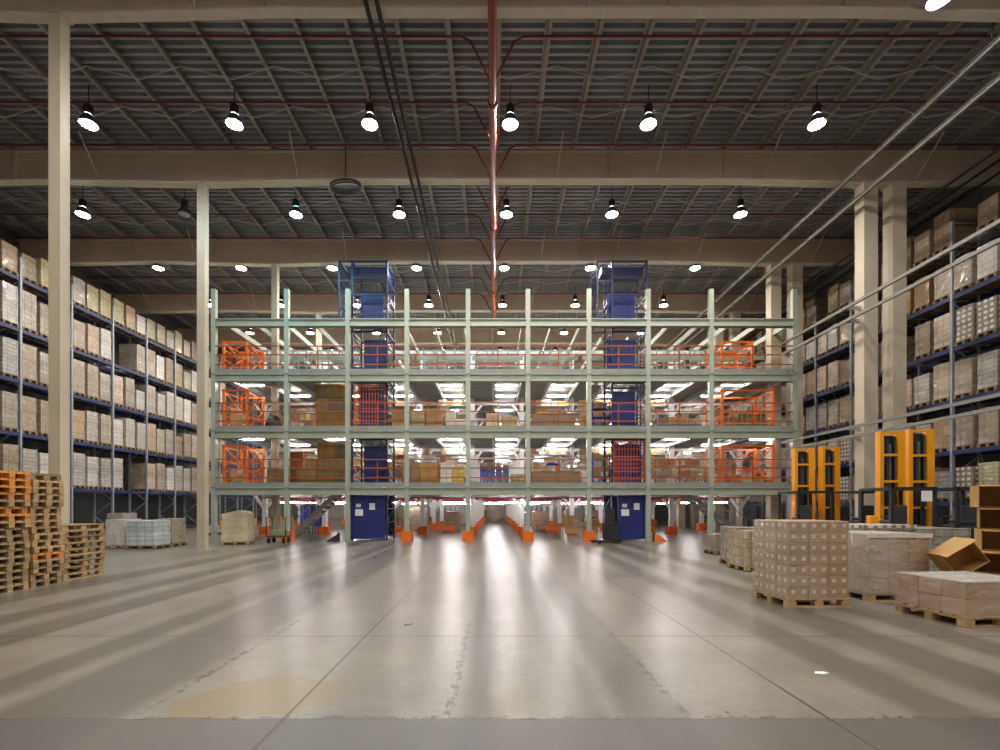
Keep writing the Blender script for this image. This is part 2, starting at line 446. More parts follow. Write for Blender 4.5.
# ------------------------------------------------------------------ pipes and trays under the roof
t = thing('sprinkler_main', 'dark red sprinkler main running down the middle of the roof', 'pipe', (0, 16, 13.1))
MB().tube([(-.04,YB+1,13.1),(-.04,29,13.1)], .105, 12).wbuild('main_pipe', M['redpipe'], t)
branch_y = [12.85, 14.95, 16.7, 18.7, 20.7, 22.5, 24.4, 26.4, 28.4, 10.5, 8.4]
for y in branch_y:
    for sgn in (-1, 1):
        MB().tube([(-.04+sgn*.05,y,13.16),(-.04+sgn*.35,y,13.75),(-.04+sgn*.6,y,14.25),(-.04+sgn*.85,y,14.38),(XL+.4 if sgn<0 else 18.8,y,14.40)], .03, 6).wbuild('branch_pipe', M['redpipe'], t)
for y in (13.5, 19.5, 25.3):
    MB().lathe([(.11,-.12),(.13,-.12),(.13,.12),(.11,.12)], (0,0,0), 12)  # clamp profile kept round
    MB().tube([(-.04,y-.1,13.1),(-.04,y+.1,13.1)], .135, 12).wbuild('pipe_clamp', M['redpipe'], t)
for nm, x in (('outer', -2.98), ('inner', -2.72)):
    z = 13.3
    tag(MB().tube([(x,4,z),(x,44,z)], .055, 8).build('black_conduit', M['black']),
        'black conduit on the roof, %s one of two beside the red main' % ('farther' if nm == 'outer' else 'closer'), 'conduit')
for x, z, nm in ((12.35,13.0,'upper of the twin pale rails beside the double columns, under the roof'), (12.95,12.55,'lower of the twin pale rails beside the double columns, under the roof')):
    t = thing('roof_rail', nm, 'rail', (x, 20, z))
    MB().box(x-.05,3,z-.07,x+.05,46,z-.05).box(x-.05,3,z+.05,x+.05,46,z+.07).box(x-.012,3,z-.05,x+.012,46,z+.05).wbuild('rail_profile', M['railgrey'], t)
    for y in RY[2:8]: MB().bar((x,y+.3,z+.06),(x,y+.3,14.55),.03).wbuild('hanger_rod', M['darkgrey'], t)
for x, z, nm in ((16.4,13.2,'nearest the columns'), (16.95,13.2,'in the middle'), (17.6,13.2,'nearest the wall')):
    tag(MB().tube([(x,7,z),(x,40,z)], .05, 8).build('dark_conduit', M['black']), 'dark conduit above the right rack, %s of three' % nm, 'conduit')
for x, z, nm in ((12.92,8.87,'upper of two pale rails halfway up the double columns'), (12.95,8.40,'lower of two pale rails halfway up the double columns'),
                 (12.95,4.45,'upper of two pale rails low on the double columns'), (12.98,4.12,'lower of two pale rails low on the double columns')):
    t = thing('girt_rail', nm, 'rail', (x, 16, z))
    MB().box(x-.04,6,z-.05,x+.04,21.2,z+.05).wbuild('rail_bar', M['railgrey'], t)
    for y in (17.35,): MB().box(x+.04,y-.06,z-.06,13.42,y+.06,z+.06).wbuild('bracket', M['grey'], t)

# coil of black cable hanging under the second rafter
t = thing('hanging_cable_coil', 'coil of black cable hanging at the second rafter', 'cable', (-5.35, 17.0, 13.5))
cc = [(-5.35+.55*math.cos(2*PI*k/24), 17.0+.0, 13.15+.22*math.sin(2*PI*k/24)) for k in range(25)]
MB().tube(cc, .035, 6).wbuild('cable_loop', M['black'], t)
MB().tube([(a, b+.1, c-.03) for a, b, c in cc], .03, 6).wbuild('cable_loop', M['black'], t)
MB().bar((-5.35,17.05,13.35),(-5.35,17.05,14.6),.03).wbuild('hook_rod', M['black'], t)

# ------------------------------------------------------------------ high-bay lamps
def lamp(x, y, lens, label, z=13.35, group=None):
    t = thing('pendant_lamp', label, 'lamp', (x, y, z), 0, group)
    MB().lathe([(.10,.30),(.13,.33),(.13,.58),(.08,.62)], n=14).build('ballast_housing', M['black'], t)
    MB().lathe([(.245,0),(.255,.01),(.20,.16),(.11,.30)], n=20, cap=False).build('reflector', M['darkgrey'], t)
    MB().lathe([(.01,-.035),(.14,-.02),(.225,.012)], n=20, cap=False).build('lens', lens, t)
    MB().bar((0,0,.6),(0,0,14.6-z),.025).build('hanger_rod', M['darkgrey'], t)
LX = [-16.6, -12.5, -8.0, -3.83, .50, 4.76, 9.95]
rows = [10.2, 14.55, 19.06, 23.35, 27.7, 32.1, 36.5, 42, 48, 54]
for r, y in enumerate(rows):
    for c, x in enumerate(LX):
        if r == 0 and c < 6: continue
        if r == 1 and c == 0: continue
        lens = LAMPGREEN if (r+c) % 2 else glow('lamp_lens_white', (1,.94,.85), E_LAMP) if r > 1 else LAMPGREEN
        extra = 'round high-bay lamp'
        if r == 1 and c == 1 or r == 0: lens = LAMPBLUE; extra = 'bluish high-bay lamp'
        if r == 2 and c == 2: lens = LAMPCYAN; extra = 'cyan high-bay lamp'
        if r == 2 and c == 1: lens = LAMPOFF; extra = 'unlit high-bay lamp'
        if c == 4 and r in (4, 5): lens = LAMPORANGE; extra = 'orange high-bay lamp'
        if r == 3 and c in (3, 4): lens = LAMPBLUE; extra = 'bluish high-bay lamp'
        if r > 6 and c in (0, 6): continue
        zz = 13.35
        lab = '%s, %s row back, %s in the row from the left' % (extra, ORD[max(0, r)], ORD[c - (1 if r == 1 else 0) - (6 if r == 0 else 0)])
        if r == 0: x = 10.35
        if r == 0: lab = 'bluish high-bay lamp nearest the camera, cut by the top of the photo'
        lamp(x, {0: 10.96}.get(r, y), lens, lab, zz)
# the lamp rows go on above and behind the camera
def lamp_group(x, y):
    global tag
    lamp(x, y, LAMPGREEN, 'high-bay lamp of the rows above and behind the camera, outside the photo', 13.35, 'lamps behind the camera')
for y in (6.2, 1.8, -2.6, -7):
    for x in (-12.5, -3.83, 4.76, 12): lamp_group(x, y)

# ------------------------------------------------------------------ pallets
def pallet_parts(t, L, W, mat, H=.144, sub=None):
    """standard slatted pallet (L along x, W along y): deck, nine blocks, three runners"""
    p = sub or t
    mb = MB(); n = 5; bw = W/n*.8
    for k in range(n):
        y = -W/2 + bw/2 + k*(W-bw)/(n-1)
        mb.box(-L/2, y-bw/2, H-.022, L/2, y+bw/2, H)
    for x in (-L/2+.05, 0, L/2-.05): mb.box(x-.05, -W/2, H-.044, x+.05, W/2, H-.0225)
    mb.build('deck_slats', mat, p)
    for x in (-L/2+.07, 0, L/2-.07):
        for y in (-W/2+.05, 0, W/2-.05):
            MB().box(x-.07, y-.05, .0225, x+.07, y+.05, H-.0445).build('block', mat, p)
    for y in (-W/2+.05, 0, W/2-.05):
        MB().box(-L/2, y-.05, 0, L/2, y+.05, .022).build('bottom_board', mat, p)

# stacks of empty pallets along the left
protos = {}
def stack(cx, cy, n, L, W, rz, mats, where, ordname):
    z = 0; h = .131
    for k in range(n):
        key = (L, W, mats(k))
        if key not in protos:
            p = bpy.data.objects.new('wooden_pallet', None); COL.objects.link(p); p['category'] = 'pallet'
            pallet_parts(p, L, W, M[mats(k)], h); protos[key] = p; first = True
        dx, dy, a = R.uniform(-.035,.035), R.uniform(-.02,.02), R.uniform(-.02,.02)
        look = {'wood': 'pale', 'oldwood': 'greyish', 'orangewood': 'orange'}[mats(k)]
        pos = 'topmost' if k == n-1 else 'bottom' if k == 0 else ORD[k] + ' from the floor'
        dup(protos[key], (cx+dx, cy+dy, z), rz+a, '%s empty wooden pallet, %s in %s' % (look, pos, where), 'empty pallets in ' + ordname)
        z += h + .0015
    return z
stack(-9.52, 8.80, 17, 1.05, .70, 0, lambda k: 'orangewood' if k > 9 and k != 12 else ('oldwood' if k % 3 else 'wood'), 'the leftmost tall stack', 'the tall stack at the left edge')
stack(-9.55, 9.56, 17, 1.05, .66, 0, lambda k: 'orangewood' if k in (4,) else ('wood' if k % 4 else 'oldwood'), 'tall stack by cream column', 'the tall stack before the cream column')
stack(-9.50, 10.55, 9, 1.05, .74, PI/2, lambda k: 'oldwood' if k % 2 else 'wood', 'low stack by cream column', 'the low stack before the cream column')
for p in protos.values(): delete_tree(p)

# ------------------------------------------------------------------ pallet racks and their loads
def block_mesh(w, d, h, seed, mat, name='carton_stack'):
    """a wrapped block of goods: slightly bulging, uneven box"""
    r = random.Random(seed); nx, ny, nz = 5, 5, 7; mb = MB()
    idx = {}
    def P(i, j, k):
        if (i, j, k) not in idx:
            q = [(-.5+i/nx)*w, (-.5+j/ny)*d, k/nz*h]
            s = 1 + .012*math.sin(k*1.9+seed) + r.uniform(-.008,.008)
            q[0] *= s; q[1] *= s
            if k == nz: q[2] += r.uniform(-.012,.012)
            # soften the vertical corners
            if i in (0,nx) and j in (0,ny): q[0] *= .985; q[1] *= .985
            idx[(i,j,k)] = len(mb.v); mb.v.append(tuple(q))
        return idx[(i,j,k)]
    def F(*q): mb.f.append(q); mb.m.append(0); mb.sm.append(False)
    for i in range(nx):
        for k in range(nz):
            F(P(i,0,k),P(i+1,0,k),P(i+1,0,k+1),P(i,0,k+1)); F(P(i+1,ny,k),P(i,ny,k),P(i,ny,k+1),P(i+1,ny,k+1))
    for j in range(ny):
        for k in range(nz):
            F(P(0,j+1,k),P(0,j,k),P(0,j,k+1),P(0,j+1,k+1)); F(P(nx,j,k),P(nx,j+1,k),P(nx,j+1,k+1),P(nx,j,k+1))
    for i in range(nx):
        for j in range(ny):
            F(P(i,j,nz),P(i+1,j,nz),P(i+1,j+1,nz),P(i,j+1,nz)); F(P(i,j+1,0),P(i+1,j+1,0),P(i+1,j,0),P(i,j,0))
    return mb.mesh(name, mat)
def simple_pallet_mesh(L, W, mat):
    mb = MB()
    mb.box(-L/2,-W/2,.11,L/2,W/2,.14)
    for y in (-W/2+.05,0,W/2-.05):
        for x in (-L/2+.07,0,L/2-.07): mb.box(x-.07,y-.05,.02,x+.07,y+.05,.112)
        mb.box(-L/2,y-.05,0,L/2,y+.05,.022)
    return mb.mesh('pallet_frame', mat)
PALM = simple_pallet_mesh(1.1, .69, M['darkwood'])
LOADS = {}
def rack_load_mesh(kind, v, h):
    key = (kind, v, round(h,1))
    if key not in LOADS: LOADS[key] = block_mesh(1.04, .655, round(h,1), kind*10+v, RACKMATS[kind])
    return LOADS[key]
def rack(name, xf, side, y0, pitch, nb, tiers, label, loads_to, first_y, weights, edge, cat='rack'):
    """pallet rack; xf = aisle face, side = +1 if the rack body lies to +x of it"""
    dpt = 1.1; t = thing(name, label, cat, (xf + side*dpt/2, y0, 0))
    xa, xb = sorted((xf, xf+side*dpt)); top = tiers[-1] + .9
    for k in range(nb+1):
        y = y0 + k*pitch; mb = MB()
        for x in (xa+.05, xb-.05): mb.box(x-.05, y-.045, 0, x+.05, y+.045, top)
        z = .3; fl = 0
        while z < top-.8:
            a, b = (xa+.06, xb-.06) if fl else (xb-.06, xa+.06)
            mb.bar((a,y,z),(b,y,z+.75),.04); z += .8; fl = 1-fl
        mb.box(xa+.05,y-.02,.2,xb-.05,y+.02,.25).box(xa+.05,y-.02,top-.1,xb-.05,y+.02,top-.05)
        mb.wbuild('upright_frame', M['rackblue'], t)
        if y > 27:
            MB().box(xf-side*.10-.06, y-.12, 0, xf-side*.10+.06, y+.12, .55).wbuild('post_guard', M['yellow'], t)
    for k in range(nb):
        ya, yb = y0+k*pitch+.05, y0+(k+1)*pitch-.05
        for z in tiers:
            for x in (xa+.04, xb-.04):
                MB().box(x-.025, ya, z-.16, x+.025, yb, z-.003).wbuild('load_beam', M['beamblue'], t)
            MB().box(xa+.07, ya+.3, z-.05, xb-.07, ya+.34, z-.006).box(xa+.07, yb-.34, z-.05, xb-.07, yb-.3, z-.006).box(xa+.07,(ya+yb)/2-.02,z-.05,xb-.07,(ya+yb)/2+.02,z-.006).box(xa+.3,ya+.3,z-.045,xa+.33,yb-.3,z-.012).wbuild('deck_support', M['grey'], t)
    # loads: three to a bay
    nm = {-1: 'left', 1: 'right'}[side]
    for ti, z in enumerate(tiers):
        seen = 0
        gap = (tiers[ti+1]-z-.14) if ti+1 < len(tiers) else 1.78
        for k in range(nb):
            for s in range(3):
                y = y0 + k*pitch + pitch*(s+.5)/3 + .0
                if y < first_y or y > loads_to: continue
                if R.random() < .035: continue
                kind = R.choices(range(7), weights(ti))[0]
                h = gap - .14 - R.choice((.38,.42,.5,.6,.45,.5,.8 if R.random() < .3 else .45))
                h = max(.6, h)
                lab = '%s load on the %s rack, %s tier up, %s back from the photo edge' % (RACKLOOK[kind], nm, ORD[ti], ORD[seen])
                seen += 1
                L = thing('pallet_load', lab, 'pallet load', (xf+side*(dpt/2)+R.uniform(-.05,.02)*side*-1, y, z), R.uniform(-.008,.008), 'wrapped loads on the %s rack' % nm)
                p = bpy.data.objects.new('pallet', PALM); COL.objects.link(p); p.parent = L; p.location = (0,0,.002)
                c = bpy.data.objects.new('carton_stack', rack_load_mesh(kind, R.randrange(3), h)); COL.objects.link(c); c.parent = L; c.location = (0,0,.144)
TL = [2.47, 4.78, 7.06, 9.29, 11.50]
TR = [1.75, 3.63, 5.5, 7.42, 9.32, 11.16]
rack('pallet_rack', -20.5, -1, 17.99, 2.48, 12, TL, 'tall blue-beamed pallet rack along the left wall, full of wrapped loads', 36.0, 20.0,
     lambda ti: (3,3,3,2,1,0,4) if ti == 4 else (4,4,4,2,1.2,0,.3), 'left')
rack('pallet_rack', 16.8, 1, 14.9, 2.45, 10, TR, 'tall blue-beamed pallet rack along the right wall, behind the double columns', 34.0, 15.0,
     lambda ti: (3,3,2,1,2.5,2.5,.4), 'right')
# netting behind the empty ground bays of the left rack
structure(MB().box(-22.9, 18, 0, -22.85, 47, 2.3).build('wall_left_netting_panel', M['darkgrey']))

# ------------------------------------------------------------------ mezzanine
BX = [-12.8,-9.47,-6.68,-3.98,-1.19,1.555,4.34,7.04,9.92,13.72]
BY = [21.6 + 4.8*k for k in range(8)]
Z = [2.47, 5.05, 7.64]; ZT = 10.15
MZ = thing('mezzanine', 'three-storey grey-green steel mezzanine with orange railings across the hall', 'mezzanine', (.46, 21.6, 0))
for j, y in enumerate(BY):
    for i, x in enumerate(BX):
        top = 11.5 if j == 0 else 10.2
        w = .20 if j == 0 else .24
        mb = MB().box(x-w/2, y-w/2, 0, x+w/2, y+w/2, top)
        if j:
            for z in Z:  # flared capital under each deck
                for sx in (-1,1): mb.bar((x+sx*.1,y,z-.95),(x+sx*.55,y,z-.32),.12)
        mb.wbuild('column', M['mezz'] if j == 0 else M['white'], MZ)  # rear columns coloured white in place of bright light on grey-green steel
        if j == 0 and i in (0,2,7,8,9): continue
        g = MB().box(x-.25, y-.25, 0, x+.25, y-.13, .46).box(x-.25,y+.13,0,x+.25,y+.25,.46).box(x-.25,y-.13,0,x-.13,y+.13,.46).box(x+.13,y-.13,0,x+.25,y+.13,.46)
        g.wbuild('column_guard', M['orange'], MZ)
for z in Z + [ZT]:
    for i in range(9):
        MB().box(BX[i]+.1, 21.54, z-.36, BX[i+1]-.1, 21.66, z-.02).box(BX[i]+.1,21.46,z-.06,BX[i+1]-.1,21.74,z-.02).box(BX[i]+.1,21.46,z-.36,BX[i+1]-.1,21.74,z-.32).wbuild('edge_beam', M['mezz'], MZ)
WELLS = [(-11.1,-8.0),(9.4,13.3)]
holes = [(-7.35,-4.8), (4.65,7.25)]
for z in Z:
    for a, b in ((-12.92,-7.35),(-4.8,4.65),(7.25,13.84)):
        MB().box(a, 21.47, z-.02, b, 23.6, z+.0).wbuild('deck_panel', M['deck'], MZ)
    if z == Z[0]:
        MB().box(-12.92, 25.3, z-.02, 13.84, 57, z).wbuild('deck_panel', M['deck'], MZ)
        for a, b in ((-12.92,WELLS[0][0]),(WELLS[0][1],WELLS[1][0]),(WELLS[1][1],13.84)):
            MB().box(a, 23.6, z-.02, b, 25.3, z).wbuild('deck_panel', M['deck'], MZ)
    else: MB().box(-12.92, 23.6, z-.02, 13.84, 57, z).wbuild('deck_panel', M['deck'], MZ)
    for i in range(9):
        MB().box(BX[i]+.1, 21.47, z, BX[i+1]-.1, 21.50, z+.2).wbuild('toe_board', M['deck'], MZ)
    for k in range(20):
        x = -12.3 + k*1.36
        ys = 23.62 if any(a-.1 < x < b+.1 for a, b in holes) else 21.75
        if z == Z[0] and any(a-.1 < x < b+.1 for a, b in WELLS): ys = 25.3
        MB().box(x-.04, ys, z-.24, x+.04, 57, z-.021).wbuild('joist', M['under'], MZ)
    for j in range(1, 8):
        MB().box(-12.9, BY[j]-.06, z-.40, 13.8, BY[j]+.06, z-.241).wbuild('cross_beam', M['under'], MZ)
for k in range(20):
    x = -12.3 + k*1.36
    MB().box(x-.035, 23.62 if any(a-.1 < x < b+.1 for a, b in holes) else 21.75, ZT-.28, x+.035, 46, ZT-.05).wbuild('top_joist', M['mezz'], MZ)
for j in range(1, 6):
    MB().box(-12.9, BY[j]-.06, ZT-.05, 13.8, BY[j]+.06, ZT+.12).wbuild('cross_beam', M['under'], MZ)
# guard rails: three orange bars a bay
for li, z in enumerate(Z):
    for i in range(9):
        a, b = BX[i]+.1, BX[i+1]-.1
        mb = MB()
        for h in (.42, .86, 1.25): mb.box(a, 21.50, z+h-.022, b, 21.55, z+h+.022)
        mb.box((a+b)/2-.02, 21.55, z+.0, (a+b)/2+.02, 21.59, z+1.27)
        mb.wbuild('guard_rail', M['railred'] , MZ)
# horizontal tie at the top storey
for i in range(9):
    MB().box(BX[i]+.1, 23.75, Z[2]+1.32, BX[i+1]-.1, 23.85, Z[2]+1.52).wbuild('tie_beam', M['mezz'], MZ)
# sprinkler lines hung under the lowest deck
for k in range(22):
    y = 25.6 + k*1.3
    MB().tube([(-12.7,y,2.04),(13.6,y,2.04)], .035, 6).wbuild('sprinkler_branch', paint('pipe_red_pink', (.50,.06,.07), .4) if k == 0 else bpy.data.materials['pipe_red_pink'], MZ)
for x in [-11.9,-8.3,-5.2,-2.6,2.9,5.6,8.6,12]:
    MB().tube([(x,25.5,1.96),(x,54,1.96)], .03, 6).wbuild('sprinkler_line', bpy.data.materials['pipe_red_pink'], MZ)

# ------------------------------------------------------------------ strip lights under the decks
def strip(x, y, z, label):
    t = thing('strip_light', label, 'light', (x, y, z))
    MB().box(-.54,-.05,.05,.54,.05,.10).build('fixture_body', M['white'], t)
    MB().tube([(-.50,0,.02),(.50,0,.02)], .022, 8).build('tube', TUBE if z > 2.3 else TUBELOW, t)
    for sx in (-.4,.4): MB().box(sx-.01,-.01,.10,sx+.01,.01,.13).build('hanger', M['white'], t)
bayname = ['at the left end', 'second from left', 'in front of the left lift', 'past the left lift', 'left of the aisle', 'right of the aisle', 'in front of the right lift', 'past the right lift', 'second from right', 'at the right end']
BN = ['leftmost bay','second bay from the left','left lift bay','bay left of the aisle bay but one','centre-left bay','aisle bay','bay right of the aisle','right lift bay','second bay from the right','rightmost bay']
BAYW = ['leftmost bay', 'second bay', 'third bay', 'fourth bay', 'aisle bay', 'sixth bay', 'seventh bay', 'eighth bay', 'rightmost bay']
FLN = ['ground floor', 'first mezzanine floor', 'second mezzanine floor']
JM = [-12.3 + 1.36*(k+.5) for k in range(19)]
for li, z in enumerate((Z[0]-.70, Z[1]-.25, Z[2]-.25)):
    ysets = [22.8, 25.0, 28.7, 33.5, 38.2, 43, 48] if li else [25.6, 29.2, 34, 38.6, 43.4, 48.4]
    for i in range(9):
        n = 0
        for j, y in enumerate(ysets):
            if i in (0, 8) and j > 4: continue
            if li == 0 and i in (2, 6) and j > 2: continue
            if li and j == 0 and i in (2, 6): continue
            if i in (0, 1) and abs(y-28.7) < .3: continue
            xc = (BX[i]+BX[i+1])/2 + R.uniform(-.6,.6)
            x = min((q for q in JM if BX[i]+.75 < q < BX[i+1]-.75), key=lambda q: abs(q-xc)) if li else xc
            strip(x, y, z, 'white strip light over the %s, %s, %s row back' % (FLN[li], BAYW[i], ORD[n])); n += 1

# ------------------------------------------------------------------ goods lifts
def lattice(mb, p0, p1, d, z0, z1, step, w=.03):
    """two posts with rungs and diagonals between them"""
    z = z0; k = 0
    while z + step <= z1 + 1e-6:
        mb.bar((p0[0],p0[1],z),(p1[0],p1[1],z),w)
        a, b = (p0, p1) if k % 2 else (p1, p0)
        mb.bar((a[0],a[1],z),(b[0],b[1],z+step),w*.8); z += step; k += 1
    mb.bar((p0[0],p0[1],z),(p1[0],p1[1],z),w)
    return mb
def mesh_gate(x0, x1, y, z0, z1, step=.14, frame=.06, w=.022):
    mb = MB().box(x0,y-.02,z0,x0+frame,y+.02,z1).box(x1-frame,y-.02,z0,x1,y+.02,z1).box(x0,y-.02,z1-frame,x1,y+.02,z1).box(x0,y-.02,z0,x1,y+.02,z0+frame)
    x = x0+step
    while x < x1-frame: mb.box(x-w/2,y-.008,z0+frame*.5,x+w/2,y+.008,z1-frame*.5); x += step
    z = z0+.35
    while z < z1-.1: mb.box(x0+.01,y+.008,z-w/2,x1-.01,y+.012,z+w/2); z += .35
    return mb
def ribbed(x0, x1, y, z0, z1, n=9):
    mb = MB().box(x0,y-.02,z0,x1,y+.02,z1)
    for k in range(n+1):
        x = x0+(x1-x0)*k/n; mb.box(max(x0,x-.02),y-.045,z0,min(x1,x+.02),y-.015,z1)
    return mb
def lift(xa, xb, xc, flip, label):
    """xa..xb main shaft, xc = far edge of the wider top cage"""
    ya, yb = 21.86, 23.45
    t = thing('goods_lift', label, 'goods lift', ((xa+xb)/2, (ya+yb)/2, 0))
    # ground door with three paper notices
    dx0, dx1 = (xa+.0, xb-.10) if not flip else (xa+.28, xb)
    d = MB().box(dx0, ya-.03, .08, dx1, ya+.03, 2.10).box(dx0+.02,ya-.045,.10,dx0+.07,ya-.03,2.06).box(dx1-.07,ya-.045,.10,dx1-.02,ya-.03,2.06).wbuild('landing_door', M['blue'], t)
    def note(fx, z, w, h):
        x = dx0 + (dx1-dx0)*fx
        o = MB().box(x-w/2, ya-.040, z-h/2, x+w/2, ya-.031, z+h/2)
        o.wbuild('notice', M['paper'], d if False else t)
    note(.22, 1.62, .22, .16); note(.24, 1.30, .36, .30); note(.62, 1.58, .26, .30)
    MB().box(dx0+.80, ya-.038, 1.66, dx0+.82, ya-.03, 1.7).wbuild('door_handle', M['black'], t)
    # shaft posts, rings
    for x in (xa+.04, xb-.04):
        for y in (ya+.06, yb):
            MB().box(x-.04,y-.04,0,x+.04,y+.04,13.0).wbuild('shaft_post', M['liftframe'], t)
    for z in (2.2, 4.9, 5.3, 7.45, 8.0, 9.7, 10.5, 11.4, 12.2, 12.95):
        MB().box(xa,ya+.03,z-.04,xb,ya+.09,z+.04).box(xa,yb-.03,z-.04,xb,yb+.03,z+.04).box(xa,ya+.03,z-.04,xa+.06,yb,z+.04).box(xb-.06,ya+.03,z-.04,xb,yb,z+.04).wbuild('shaft_ring', M['liftframe'], t)
    # lattice guides on the side that faces the aisle of the mezzanine
    for (px, y0, y1) in ((xa+.04, ya+.06, yb), (xb-.04, ya+.06, yb)):
        mb = MB(); lattice(mb, (px,y0), (px,y1), 0, .2, 12.9, .635); mb.wbuild('side_lattice', M['liftframe'], t)
    gx = xb-.36 if True else xa
    mb = MB(); lattice(mb, (xb-.05, ya+.05), (xb-.33, ya+.05), 0, 2.6, 9.9, .30, .028); mb.box(xb-.35,ya+.03,2.5,xb-.31,ya+.07,10).wbuild('guide_lattice', M['liftframe'], t)
    # side sheeting
    MB().box(xa+.085, yb-.05, .1, xb-.085, yb-.035, 2.1).wbuild('back_panel', M['liftframe'], t)
    # landings
    lv = ['panel', 'gate', 'panel'] if not flip else ['gate', 'panel', 'panel']
    for k, kind in enumerate(lv):
        z0 = Z[k]+.04; z1 = z0 + 2.02
        a, b = (xa+.48, xb-.10) if not flip else (xa+(.16 if k == 1 else -.12), xb-.46)
        if kind == 'panel':
            ribbed(a, b, ya+.5, z0, z1-.1 if k < 2 else z1-.25).wbuild('landing_panel', M['blue'], t)
            if k == 0: MB().box(b-.7, ya+.1, z0+.08, b+.09, ya+.42, z0+.95).wbuild('control_cabinet', paint('violet_panel', (.03,.015,.09), .5), t)
        else:
            mesh_gate(xa+.10, xb-.10, ya+.15, z0, z1+.15).wbuild('safety_gate', M['orange'], t)
            MB().box(xa+.2, ya+.6, z0, xb-.2, ya+.64, z1).wbuild('landing_panel', M['blue'], t)
        MB().box(xa+.1, ya+.11, z1+.25, xb-.1, ya+.47, z1+.33).wbuild('door_header', M['liftframe'], t)
    # top enclosure, wider than the shaft
    x0, x1 = sorted((xc, xb if xc < xa else xa)); x1 = max(xb, x1)
    for y in (ya+.06, yb):
        MB().box(x0,y-.035,10.16,x0+.07,y+.035,13.0).wbuild('cage_post', M['liftframe'], t)
    for z in (10.2, 12.05, 12.95):
        MB().box(x0,ya+.03,z-.03,xa,ya+.09,z+.03).box(x0,yb-.03,z-.03,xa,yb+.03,z+.03).box(x0,ya+.03,z-.03,x0+.06,yb,z+.03).wbuild('cage_ring', M['liftframe'], t)
    mb = MB()
    yy = ya+.2
    while yy < yb-.05: mb.box(x0+.028,yy-.008,10.2,x0+.04,yy+.008,12.95); yy += .13
    zz = 10.4
    while zz < 12.9: mb.box(x0+.025,ya+.08,zz-.008,x0+.043,yb-.04,zz+.008); zz += .3
    mb.wbuild('cage_mesh', M['liftframe'], t)
    MB().bar((x0+.05,ya+.06,10.2),(xa,ya+.06,11.3),.07).wbuild('cage_brace', M['blue'], t)
    a, b = (xa+.36, xb-.28) if not flip else (xa-.12, xb-.50)
    ribbed(a, b, ya+.45, 10.17, 11.62).wbuild('top_panel', M['blue'], t)
    MB().box(x0+.3, ya+.4, 12.55, x1-.1, yb-.3, 12.85).wbuild('hoist_box', M['liftframe'], t)
    return t
lift(-6.62, -4.93, -7.22, False, 'left of the two tall blue goods lifts in the mezzanine front')
lift(5.45, 7.13, 4.77, True, 'right of the two tall blue goods lifts in the mezzanine front')
# ramp plates at lift doors
for x, nm in ((-7.02, 'left'), (7.25, 'right')):
    t = thing('corner_guard', 'small slanted black and orange guard plate at the %s lift door' % nm, 'guard', (x, 21.2, 0))
    s = -1 if nm == 'left' else 1
    MB().poly([(x-s*.0,21.25,0),(x+s*-.0,21.25,.35),(x-s*-.55 if False else x+s*.5,21.1,.02),(x+s*.5,21.1,0)], (0,.05,0)).wbuild('plate', M['black'] if s < 0 else M['orange'], t)
    MB().box(x-.05,21.3,0,x+.05,21.36,.4).wbuild('post', M['black'], t)

# ------------------------------------------------------------------ goods on the mezzanine
def PX(px, Y): return (px-494)*Y/472
def PZ(py, Y): return 1.6-(py-506)*Y/472
used = {}
def goods(name, px0, px1, py0, Y, fl, dep, mat, label, cat='carton', base=None, bevel=.01):
    """a carton or block whose front stands at depth Y on floor fl"""
    x0, x1 = PX(px0, Y), PX(px1, Y); zb = (Z[fl-1] if fl else 0)+.004 if base is None else base; zt = PZ(py0, Y)
    o = MB().box(-(x1-x0)/2, 0, 0, (x1-x0)/2, dep, zt-zb).build(name, mat, None, ((x0+x1)/2, Y, zb), bevel=bevel)
    return tag(o, label, cat), zt
# left big brown cartons, both floors: stacked flat-pack cartons
for fl, rowsdef in ((1, [(317,346,472,5),(317,346,458,5),(317,346,442,5)]), (2, [(315,346,412,5),(315,346,398,5),(315,346,384,5)])):
    base = None; Y = 22.2
    for r, (a, b, py, _) in enumerate(rowsdef):
        mid = a + (b-a)*(.45 if r % 2 else .6)
        z = None
        for q, (u, v) in enumerate(((a, mid-.15), (mid+.15, b))):
            o, z = goods('brown_carton', u, v, py, Y, fl, 1.0, M['brownplain'] if False else M['brown'], 'large brown carton on the %s, %s layer of the tall pile, %s half' % (FLN[fl], ['bottom','middle','top'][r], ['left','right'][q]), base=base)
        base = z + .004
b1, z1 = goods('brown_carton', 296, 316, 470, 22.2, 1, .9, M['brown'], 'long brown carton lying beside the tall pile on first mezzanine floor')
goods('brown_carton', 307, 316.4, 459.5, 22.25, 1, .8, M['brown'], 'small brown carton on the long carton beside the tall pile', base=z1+.004)
goods('brown_carton', 267, 283, 469, 22.3, 1, .5, M['brown'], 'brown carton alone by the orange gate on first mezzanine floor')
goods('brown_carton', 289.5, 303, 452, 23.15, 1, .4, M['redcarton'], 'reddish carton standing behind the long brown carton, first mezzanine floor')
o1, zz = goods('brown_carton', 402, 419.5, 462, 22.2, 1, .8, M['brownplain'], 'brown carton right behind the column past the left lift, first floor')
goods('brown_carton', 420, 438, 463, 22.2, 1, .8, M['brownplain'], 'brown carton next to the yellow goods, first mezzanine floor')
goods('goods_block', 440.5, 452, 463, 22.3, 1, .9, M['whitegoods'], 'pale stack of small packs beside brown cartons, first floor', 'goods')
goods('goods_block', 452.4, 463.5, 466, 22.3, 1, .9, M['yellowgoods'], 'yellow stack of small packs left of aisle column, first floor', 'goods')
